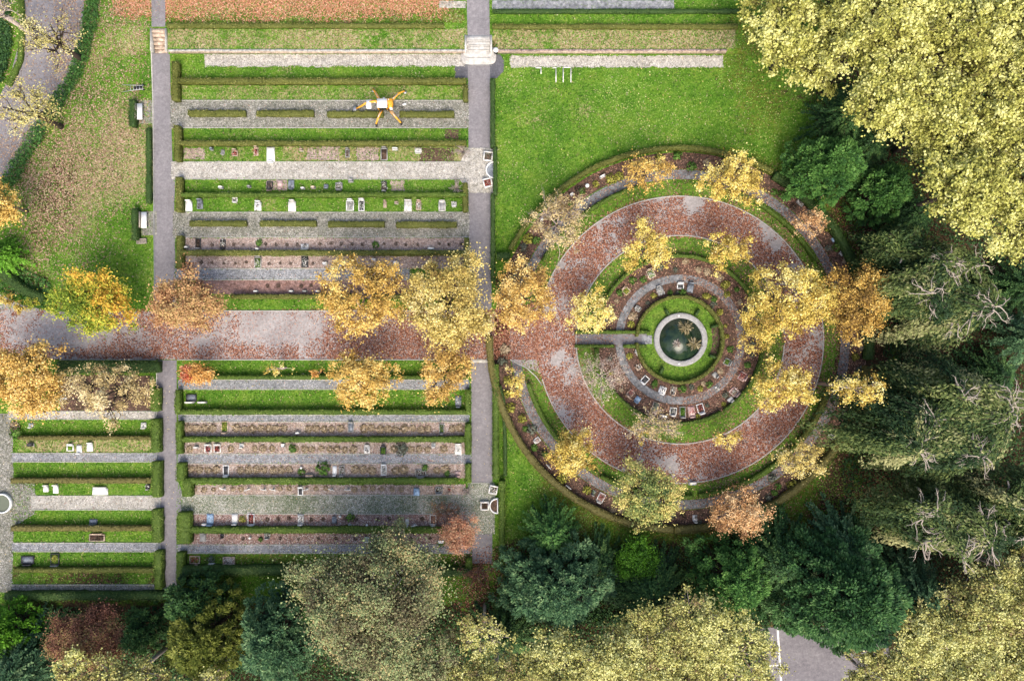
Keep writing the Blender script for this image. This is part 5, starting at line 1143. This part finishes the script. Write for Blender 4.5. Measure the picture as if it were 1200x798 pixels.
B('thin tan tree with bare grey branches upper left of the avenue',654,262,37,'tan',4.5,.4,.22,ry=42,group=GRG,bark='bark_pale',sparse=True,clump=.12,ncl=62)
B('small yellow tree by the lower central path corner',604,447,14,'yellow',3.2,.9,.22,ry=20,group=GRG,ncl=14)
B('pale yellow tree left of the pond garden',692,363,27,'yellow',3.8,1.0,.23,ry=26,group=GRG,hue=lambda d:.15,clump=.16,ncl=34)
B('tan yellow tree at the top left of the ring hedge',757,203,33,'gold',4.2,.45,.21,ry=23,group=GRG,hue=lambda d:.05,ncl=50)
B('bright yellow gold tree upper left of the pond garden',757,293,30,'yellow',4.2,1.0,.23,ry=28,group=GRG,clump=.15,ncl=40)
B('bright yellow tree at the top of the ring',860,212,39,'yellow',4.6,1.0,.24,ry=31,group=GRG,hue=lambda d:.08,clump=.13)
B('yellow tree upper right of the pond garden',849,293,29,'yellow',4.2,1.0,.23,ry=24,group=GRG,clump=.15,ncl=36)
B('broad yellow orange tree right of the pond garden',925,353,60,'yellow',5.6,.95,.25,ry=46,group=GRG,hue=lambda d:-.05+.08*d[:,1],clump=.11)
B('large olive gold tree beside the weeping trees',1006,352,44,'gold',6.0,1.2,.25,ry=46,group=GRG,hue=lambda d:-.16-.1*d[:,1],clump=.12)
B('lemon yellow tree lower right of the pond garden',914,452,40,'yellow',4.4,1.0,.24,ry=30,group=GRG,hue=lambda d:.06,clump=.13)
B('thin yellow tree on the right edge of the ring',1008,456,33,'yellow',9.5,.85,.23,ry=20,group=GRG,hue=lambda d:-.05,bark='bark_pale',ncl=34)
B('pinkish sparse tree below the dark conifer',950,262,24,'peach',3.6,.5,.2,ry=17,group=GRG,hue=lambda d:.22,bark='bark_pale',ncl=30)
B('bare pinkish tree with pale twigs lower left of the pond',705,441,33,'pinkbare',3.6,.05,.16,ry=30,group=GRG,bark='bark_pale',ncl=90,trunk=.11)
B('sparse tan tree with grey twigs below the pond garden',765,497,30,'tan',3.8,.14,.2,ry=22,group=GRG,hue=lambda d:.1,bark='bark_pale',ncl=70)
B('golden yellow round tree at the lower left of the ring',671,530,28,'yellow',4.2,1.15,.23,ry=29,group=GRG,hue=lambda d:-.16,clump=.14)
B('large green and gold tree at the bottom of the ring',758,580,43,'greengold',5.0,1.15,.25,ry=40,group=GRG,hue=lambda d:.1+.28*(np.abs(d[:,0])-.45)-.25*np.maximum(0,d[:,2]-.6),clump=.12)
B('peach orange tree at the bottom right of the ring',865,600,39,'peach',4.4,.75,.22,ry=28,group=GRG,hue=lambda d:.06,bark='bark_pale')
B('tan yellow tree at the lower right of the ring',937,540,33,'pale',4.0,.85,.23,ry=21,group=GRG,hue=lambda d:.12,bark='bark_pale',ncl=36)
B('small yellow tree on the lawn ring below the pond',853,513,17,'yellow',3.2,.8,.21,ry=13,group=GRG,hue=lambda d:.05,ncl=16)
B('small orange yellow tree below the sparse tan tree',790-38,508,9,'yellow',3.0,.8,.2,ry=13,group=GRG,ncl=9,hue=lambda d:-.1)
B('orange gold tree fringe right of the pond path',884,395,22,'yellow',3.4,.5,.2,ry=28,group=GRG,hue=lambda d:-.05,ncl=26)
B('small red maple above the lower central court',522,600,20,'redbush',1.3,.22,.16,ry=13,group=GA,ncl=26)
B('bright orange red maple beside the lower central court',538,625,23,'maple',2.6,.6,.19,ry=22,group=GA,ncl=60)
B('red leaved shrub at the bottom of the central path',560,670,20,'redbush',1.2,.4,.18,ry=14,ncl=20,name='red_shrub',cat='shrub',hue=lambda d:-.25)
# top left
B('bare forked tree with dark branches over the curving path',60,46,46,'bareyel',5.5,.2,.2,ry=34,bark='bark_dark',ncl=26,clump=.2,trunk=.3,group='trees over the curving path')
B('bare dark branched tree with yellow leaf tufts at the path bend',33,130,40,'bareyel',5.5,.3,.22,ry=36,bark='bark_dark',ncl=22,clump=.22,trunk=.3,group='trees over the curving path')
B('bleached bare tree in the top left corner',-6,12,34,'bareyel',7,.04,.2,ry=24,bark='bark_pale',ncl=40,trunk=.26,group='trees over the curving path')
B('golden yellow tree cut by the left edge',-6,238,30,'gold',5,.9,.25,ry=34,hue=lambda d:.1,group='trees over the curving path')
feather('small bright green fir at the left edge',6,300,22,'bright',4.5,nb=50)
B('tiny yellow bush at the path corner',8,352,9,'yellow',1.0,1.0,.2,name='yellow_bush',cat='bush',ncl=9); B('second tiny yellow bush on the path edge',24,360,8,'yellow',.9,1.0,.2,name='yellow_bush',cat='bush',ncl=8); B('low olive yellow bush beside the lime gold tree',38,354,9,'limegold',.9,.9,.2,name='yellow_bush',cat='bush',ncl=8)
# plane trees, top right
GP = 'yellow green plane trees in the top right corner'
for i, (x, y, r, ry, lab) in enumerate(((940,42,68,62,'leftmost yellow green plane tree reaching over the lawn'),(1035,30,72,60,'yellow green plane tree at the top edge'),(1130,45,78,66,'big plane tree with brown patch near the top right'),(1215,70,64,80,'plane tree cut by the top right edge'),
        (1040,112,60,56,'plane tree above the dark conifer'),(1118,142,74,68,'broad plane tree in the middle of the top right grove'),(1130,222,52,50,'plane tree above the weeping trees'),(1195,215,56,88,'lowest plane tree at the right edge'))):
    B(lab,x,y,r,'plane',8.5 if i == 0 else 13.0-(i % 3)*1.0,1.25,.34,ry=ry,name='plane_tree',group=GP,clump=.085,ncl=240,hue=lambda d:.12-.0*d[:,0],bark='bark_dark',squash=.55,low=-.1,trunk=.28)
conifer('rounded dark green cypress with scaly foliage above the ring',966,198,44,'green',9,210,.52,62,.24,group='conifers beside the ring',ry=40)
conifer('green yew right of the rounded cypress',1030,228,36,'green',7,110,.5,55,.26,group='conifers beside the ring')
feather('small dark conifer under the plane tree',985,140,40,'dkgreen',8,nb=70); feather('dark conifer hidden between cypress and plane trees',1010,175,34,'dkgreen',6,nb=60)
feather('dark green low fir behind the yew',1060,255,40,'dkgreen',6,nb=80)
weeping('upper weeping tree with dark drooping foliage',1085,345,92,11,ry=66,strands=520,nbare=12)
weeping('narrow weeping tree at the top of the weeping group',1050,300,58,8,ry=34,strands=200,nbare=1)
weeping('largest weeping tree with pale bare branches on top',1095,500,118,12,ry=86,strands=760,nbare=22)
weeping('lower weeping tree with brownish twigs',1090,610,92,11,ry=54,strands=380,nbare=14)
weeping('right hand weeping tree at the picture edge',1185,590,64,11,ry=70,strands=240,nbare=4)
feather('blue green fir cut by the right edge',1203,398,34,'blue',9,nb=80,group=None); feather('dark fir between the weeping trees and the right edge',1160,440,36,'dkgreen',5,nb=60)
feather('dark fir below the plane trees at the right edge',1190,340,40,'dkgreen',5,nb=70)
# lower right
GS = 'evergreens along the bottom'
conifer('large dense green conifer above the parking',980,690,84,'fir',13,300,.72,86,.30,group=GS,ry=74,name='fir_tree')
feather('dark fir left of the weeping trees',905,655,60,'dkgreen',8,nb=140,group=GS); feather('dark blue fir below the weeping trees',1060,690,52,'blue',9,nb=120,group=GS); feather('dark low fir above the large fir',985,640,52,'blue',8,nb=120,group=GS)
conifer('mid green round conifer left of the large fir',855,675,50,'green',9,190,.55,56,.25,group=GS)
conifer('bluish round evergreen beside the central path',650,682,73,'blue',10,330,.52,56,.25,group=GS,ry=54)
feather('star shaped dark green fir above the bluish evergreen',645,622,36,'green',6.5,nb=90,group=GS,leaf=.24)
B('bright green bush between the evergreens',746,655,25,'bright',3.0,1.2,.22,group=GS,name='green_bush',cat='bush',ncl=60,hue=lambda d:-.15)
feather('dark fir behind the bright green bush',760,690,58,'dkgreen',5,nb=130,group=GS); feather('dark fir right of the bluish evergreen',700,660,40,'dkgreen',4,nb=80,group=GS)
feather('dark fir under the bluish evergreen',590,740,44,'dkgreen',4,nb=80,group=GS)
conifer('dark yellow green round evergreen at the bottom',245,742,54,'olivedk',9,220,.5,56,.25,group=GS,ry=56)
conifer('dark green evergreen behind the yellow green one at the bottom',232,700,40,'dkgreen',7,110,.5,50,.25,group=GS,ry=28)
conifer('deep blue green evergreen with light tips at the bottom',330,742,52,'blue',10,230,.5,56,.25,group=GS,ry=60)
conifer('dark evergreen behind the deep blue green one',385,705,42,'dkgreen',7,120,.5,50,.25,group=GS,ry=30)
B('large mottled green and tan tree at the bottom',435,702,88,'pine',9.5,1.1,.26,ry=76,clump=.15,ncl=190,bark='bark_pale',hue=lambda d:.24*np.sin(5*d[:,0]+2)*np.cos(4*d[:,1]),name='mottled_tree',squash=.6,group=None)
B('mottled tree cut by the bottom edge',480,775,62,'pine',8,1.2,.26,ry=50,clump=.15,ncl=110,bark='bark_pale',name='mottled_tree')
B('thin brownish tree top touching the lowest grave row',462,640,26,'pine',7,.5,.2,ry=28,clump=.14,ncl=50,bark='bark_pale',name='mottled_tree',hue=lambda d:.2)
conifer('bright green curly conifer at the left edge',14,737,32,'bright',6,100,.5,50,.26,group=GS,shape=.7)
B('reddish brown round shrub at the bottom left',105,746,44,'redbush',4,1.4,.2,ry=34,name='red_shrub',cat='shrub',ncl=170,clump=.14,squash=.5,hue=lambda d:.1-.25*d[:,1])
conifer('small dark green evergreen right of the red shrub',169,737,25,'dkgreen',5,80,.45,50,.24,group=GS)
feather('dark blue green fir in the bottom left corner',30,785,62,'blue',8,nb=150,group=GS); feather('low dark fir between the curly conifer and red shrub',58,745,34,'dkgreen',3,nb=60,group=GS)
GB = 'yellow leaved trees along the bottom edge'
for x, y, r, ry, dn, lab in ((90,785,26,28,.9,'small pale yellow tree below the red shrub'),(150,798,52,34,1.1,'pale yellow tree at the bottom left'),(232,810,40,26,1,'pale yellow tree below the dark evergreens'),
    (565,742,34,28,.5,'thin yellow tree beside the bluish evergreen'),(580,795,52,34,1.0,'pale yellow tree at the bottom centre'),(665,785,58,50,1.1,'yellow green tree below the bluish evergreen'),(745,770,56,58,1.1,'yellow green tree right of centre at the bottom'),(812,740,56,54,.75,'tall thin yellow tree with dark gaps'),(800,800,50,40,1.1,'dense yellow tree cut by the bottom edge'),(872,770,42,54,1.1,'yellow green tree left of the parking'),
    (1022,796,46,42,1.0,'yellow green tree right of the parking'),(1085,740,54,40,1.1,'olive yellow tree below the dark firs'),(1130,790,58,50,1.15,'olive yellow tree at the bottom right'),(1150,715,62,48,1.15,'large olive yellow tree near the right edge'),(1205,765,56,60,1.1,'olive yellow tree in the bottom right corner'),(1205,680,46,46,1.0,'olive tree cut by the right edge')):
    B(lab,x,y,r,'planelow',8.0,dn,.28,ry=ry,name='yellow_tree',group=GB,clump=.12,ncl=130 if r > 45 else 60,hue=lambda d:.14,bark='bark_pale',squash=.55,low=-.1)

# ---------------------------------------------------------------- undergrowth under the trees
def undergrowth(name, label, n, x0, y0, x1, y1, dens, mat, seed, size=(.16,.34)):
    rng = np.random.default_rng(seed); px = rng.uniform(x0, x1, n); py = rng.uniform(y0, y1, n)
    keep = rng.uniform(size=n) < np.clip(dens(px, py), 0, 1); px, py = px[keep], py[keep]; N = len(px)
    hh = (fnoise(px, py, 16, 31))*1.3; X = (px-600)*.1; Y = (399-py)*.1
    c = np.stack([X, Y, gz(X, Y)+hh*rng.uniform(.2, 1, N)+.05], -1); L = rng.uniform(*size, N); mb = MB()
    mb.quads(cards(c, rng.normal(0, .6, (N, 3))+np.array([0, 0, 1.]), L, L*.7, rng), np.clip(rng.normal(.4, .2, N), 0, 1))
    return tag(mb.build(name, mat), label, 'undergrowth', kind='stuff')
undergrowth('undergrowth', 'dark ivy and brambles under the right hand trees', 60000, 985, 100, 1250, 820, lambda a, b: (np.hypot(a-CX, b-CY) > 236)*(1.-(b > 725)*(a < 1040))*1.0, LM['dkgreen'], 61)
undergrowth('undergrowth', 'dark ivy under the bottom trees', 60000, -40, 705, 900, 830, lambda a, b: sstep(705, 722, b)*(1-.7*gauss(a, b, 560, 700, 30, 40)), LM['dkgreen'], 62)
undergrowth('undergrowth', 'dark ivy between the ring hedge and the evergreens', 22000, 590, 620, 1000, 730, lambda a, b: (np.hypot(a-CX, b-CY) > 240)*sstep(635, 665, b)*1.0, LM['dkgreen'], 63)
def near(a, b, P, w):
    d = np.full(np.shape(a), 1e9)
    for (x0, y0), (x1, y1) in zip(P[:-1], P[1:]):
        t = np.clip(((a-x0)*(x1-x0)+(b-y0)*(y1-y0))/((x1-x0)**2+(y1-y0)**2), 0, 1); d = np.minimum(d, np.hypot(a-x0-t*(x1-x0), b-y0-t*(y1-y0)))
    return (d < w*(.6+.8*fnoise(a, b, 8, 3)))*1.0
undergrowth('undergrowth', 'dark low ground cover between left lawn and curving path', 46000, -10, -20, 130, 240, lambda a, b: near(a, b, [(116,-20),(113,30),(106,52),(90,88),(58,138),(34,178),(14,212),(-10,240)], 8), LM['green'], 65, (.14,.28))
undergrowth('undergrowth', 'dark ground cover in the top left corner', 14000, -20, -20, 40, 100, lambda a, b: near(a, b, [(2,-20),(10,20),(8,60),(-4,92)], 9), LM['dkgreen'], 66, (.14,.28))
undergrowth('undergrowth', 'low green plants at the corner of the left lawn', 3000, -20, 305, 62, 362, lambda a, b: .8*(b < 345+.35*a)*(b > 300+.5*a), LM['green'], 64)

# ring bed shrubs, each a thing of its own
rng_b = random.Random(5)
for nm, r0, r1, cnt, ph, kinds, rr in (('outer ring bed', 203, 216, 78, 3, 'gylhyd', (3.6, 8.0)), ('bed nearest the pond', 55, 62, 26, 7, 'gyhl', (3.0, 5.0)), ('grave arc round the inner path', 81, 93, 40, 5, 'gyhlh', (3.2, 5.8))):
    q = 0
    for i in range(cnt):
        a = radians(ph+360*(i+rng_b.uniform(-.3, .3))/cnt); r = rng_b.uniform(r0, r1); x, y = CX+r*cos(a), CY-r*sin(a)
        if abs(y-397) < 12 and x < CX or x < 586 or any(abs(x-a)+abs(y-b) < 7+c*.4 for a, b, c in occ): continue
        kd = rng_b.choice(kinds); nmk = {'g':'green shrub','y':'grey green shrub','d':'dark twiggy shrub','h':'brown heather clump','l':'yellow green shrub'}[kd]
        plant(kd, x, y, rng_b.uniform(*rr), f'small {nmk}, {NTH(q)} anticlockwise in the {nm}', 'shrub', 'small shrubs of the round garden'); q += 1
for k_, L_ in protos.items():
    for o in L_:
        if id(o) not in used: bpy.data.objects.remove(o)
# grass tufts: they roughen the lawns and creep over the edges of the paths
def grass_tufts(name, label, n, x0, y0, x1, y1, cols, seed, size=(.12,.26), dens=None):
    rng = np.random.default_rng(seed); px = rng.uniform(x0, x1, n); py = rng.uniform(y0, y1, n); keep = np.ones(n, bool)
    for a, b, c, d in SHEETS+[(177,58,205,366),(184,420,208,700),(548,60,577,366),(552,420,577,662),(0,362,640,423),(-30,484,14,694),(533,60,590,93),(546,0,574,60),(535,170,580,226),(545,566,580,624),(665,385,765,410)]:
        keep &= ~((px > a+.9) & (px < c-.9) & (py > b+.9) & (py < d-.9))
    r = np.hypot(px-CX, py-CY)
    for a, b in ((0, 31), (52, 97), (121.5, 168.5), (187, 220)): keep &= ~((r > a+.7) & (r < b-.7))
    keep &= ~((px < 115) & (py < 215) & (px < 103-(np.maximum(0, py-40))*.62))
    if dens is not None: keep &= rng.uniform(size=n) < dens(px, py)
    px, py = px[keep], py[keep]; N = len(px); X = (px-600)*.1; Y = (399-py)*.1; k = (H-gz(X, Y))/H; X, Y = X*k, Y*k
    c = np.stack([X, Y, gz(X, Y)+rng.uniform(.0, .06, N)], -1); L = rng.uniform(*size, N); mb = MB()
    t = .45*fnoise(px, py, 9, 77)+.75*(fnoise(px, py, 45, 78)-.5)+.27+rng.normal(0, .2, N)
    mb.quads(cards(c, rng.normal(0, .55, (N, 3))+np.array([0, 0, 1.]), L, L*.6, rng), np.clip(t, 0, 1))
    return tag(mb.build(name, leafy('tufts_'+label[:6], cols, trans=.1)), label, 'grass', kind='stuff')
grass_tufts('grass_tufts', 'short uneven grass of the lawns and grave rows', 330000, 0, 0, 1010, 706, [(.02,.065,.006),(.075,.19,.012),(.16,.31,.035),(.33,.40,.12)], 71, (.10,.24))
grass_tufts('dry_tufts', 'dry straw coloured grass on the terrace and left lawn', 60000, 20, 0, 880, 345, [(.10,.10,.04),(.25,.22,.11),(.42,.36,.22),(.55,.50,.36)], 72, (.10,.22), lambda a, b: cover(a, b)[0])

def chips(name, label, n, rects, cols, seed, size=(.07,.15), p=1.0):
    rng = np.random.default_rng(seed); A = np.array([(c-a)*(d-b) for a, b, c, d in rects]); k = rng.choice(len(rects), n, p=A/A.sum()); R_ = np.array(rects)[k]
    px = rng.uniform(R_[:, 0]-.6, R_[:, 2]+.6); py = rng.uniform(R_[:, 1]-.6, R_[:, 3]+.6); X = (px-600)*.1; Y = (399-py)*.1; z = gz(X, Y); kk = (H-z)/H; X, Y = X*kk, Y*kk
    keep = rng.uniform(size=n) < .35+.9*fnoise(px, py, 11, seed); X, Y, px, py = X[keep], Y[keep], px[keep], py[keep]; N = len(X)
    c = np.stack([X, Y, gz(X, Y)+.022+rng.uniform(0, .02, N)], -1); L = rng.uniform(*size, N); mb = MB()
    mb.quads(cards(c, rng.normal(0, .3, (N, 3))+np.array([0, 0, 1.]), L, L*.9, rng, fold=.05), np.clip(.7*fnoise(px, py, 20, 5)+.15+rng.normal(0, .25, N), 0, 1))
    return tag(mb.build(name, leafy('chip_'+str(seed), cols, trans=0)), label, 'gravel', kind='stuff')
GRV = [(200,118,549,150),(203,249,550,278),(-30,485,14,694),(14,560,40,602),(12,685,190,694)]
chips('gravel_stones', 'coarse grey and mossy stones of the gravel paths', 42000, GRV, [(.05,.06,.035),(.15,.16,.11),(.34,.33,.30),(.55,.54,.50)], 91)
chips('gravel_stones', 'pale stones of the light gravel paths', 26000, [(201,190,549,210),(545,174,579,226),(36,581,188,597),(598,66,847,79),(240,62,545,78),(10,482,184,491)], [(.16,.15,.11),(.32,.31,.27),(.50,.48,.44),(.66,.64,.60)], 92)
chips('gravel_stones', 'mossy stones of the wide lower gravel path', 24000, [(213,580,549,602),(549,566,579,625)], [(.05,.08,.03),(.12,.16,.08),(.38,.37,.32),(.62,.60,.55)], 93)
chips('gravel_stones', 'grey stones of the flagged cross paths', 22000, [(209,445,550,456),(209,486,550,494),(208,532,552,543),(208,638,552,648),(14,531,186,541),(14,636,188,646),(205,315,480,328)], [(.10,.11,.10),(.20,.21,.21),(.36,.37,.38),(.55,.55,.55)], 94)
chips('gravel_stones', 'crumbs of soil and pale grit on the planting beds', 46000, [(209,279,545,294),(209,300,545,315),(213,494,545,511),(213,518,545,532),(215,543,545,560),(222,568,545,580),(224,602,552,618),(216,625,550,638)], [(.12,.08,.06),(.27,.20,.16),(.46,.38,.34),(.64,.58,.54)], 95)
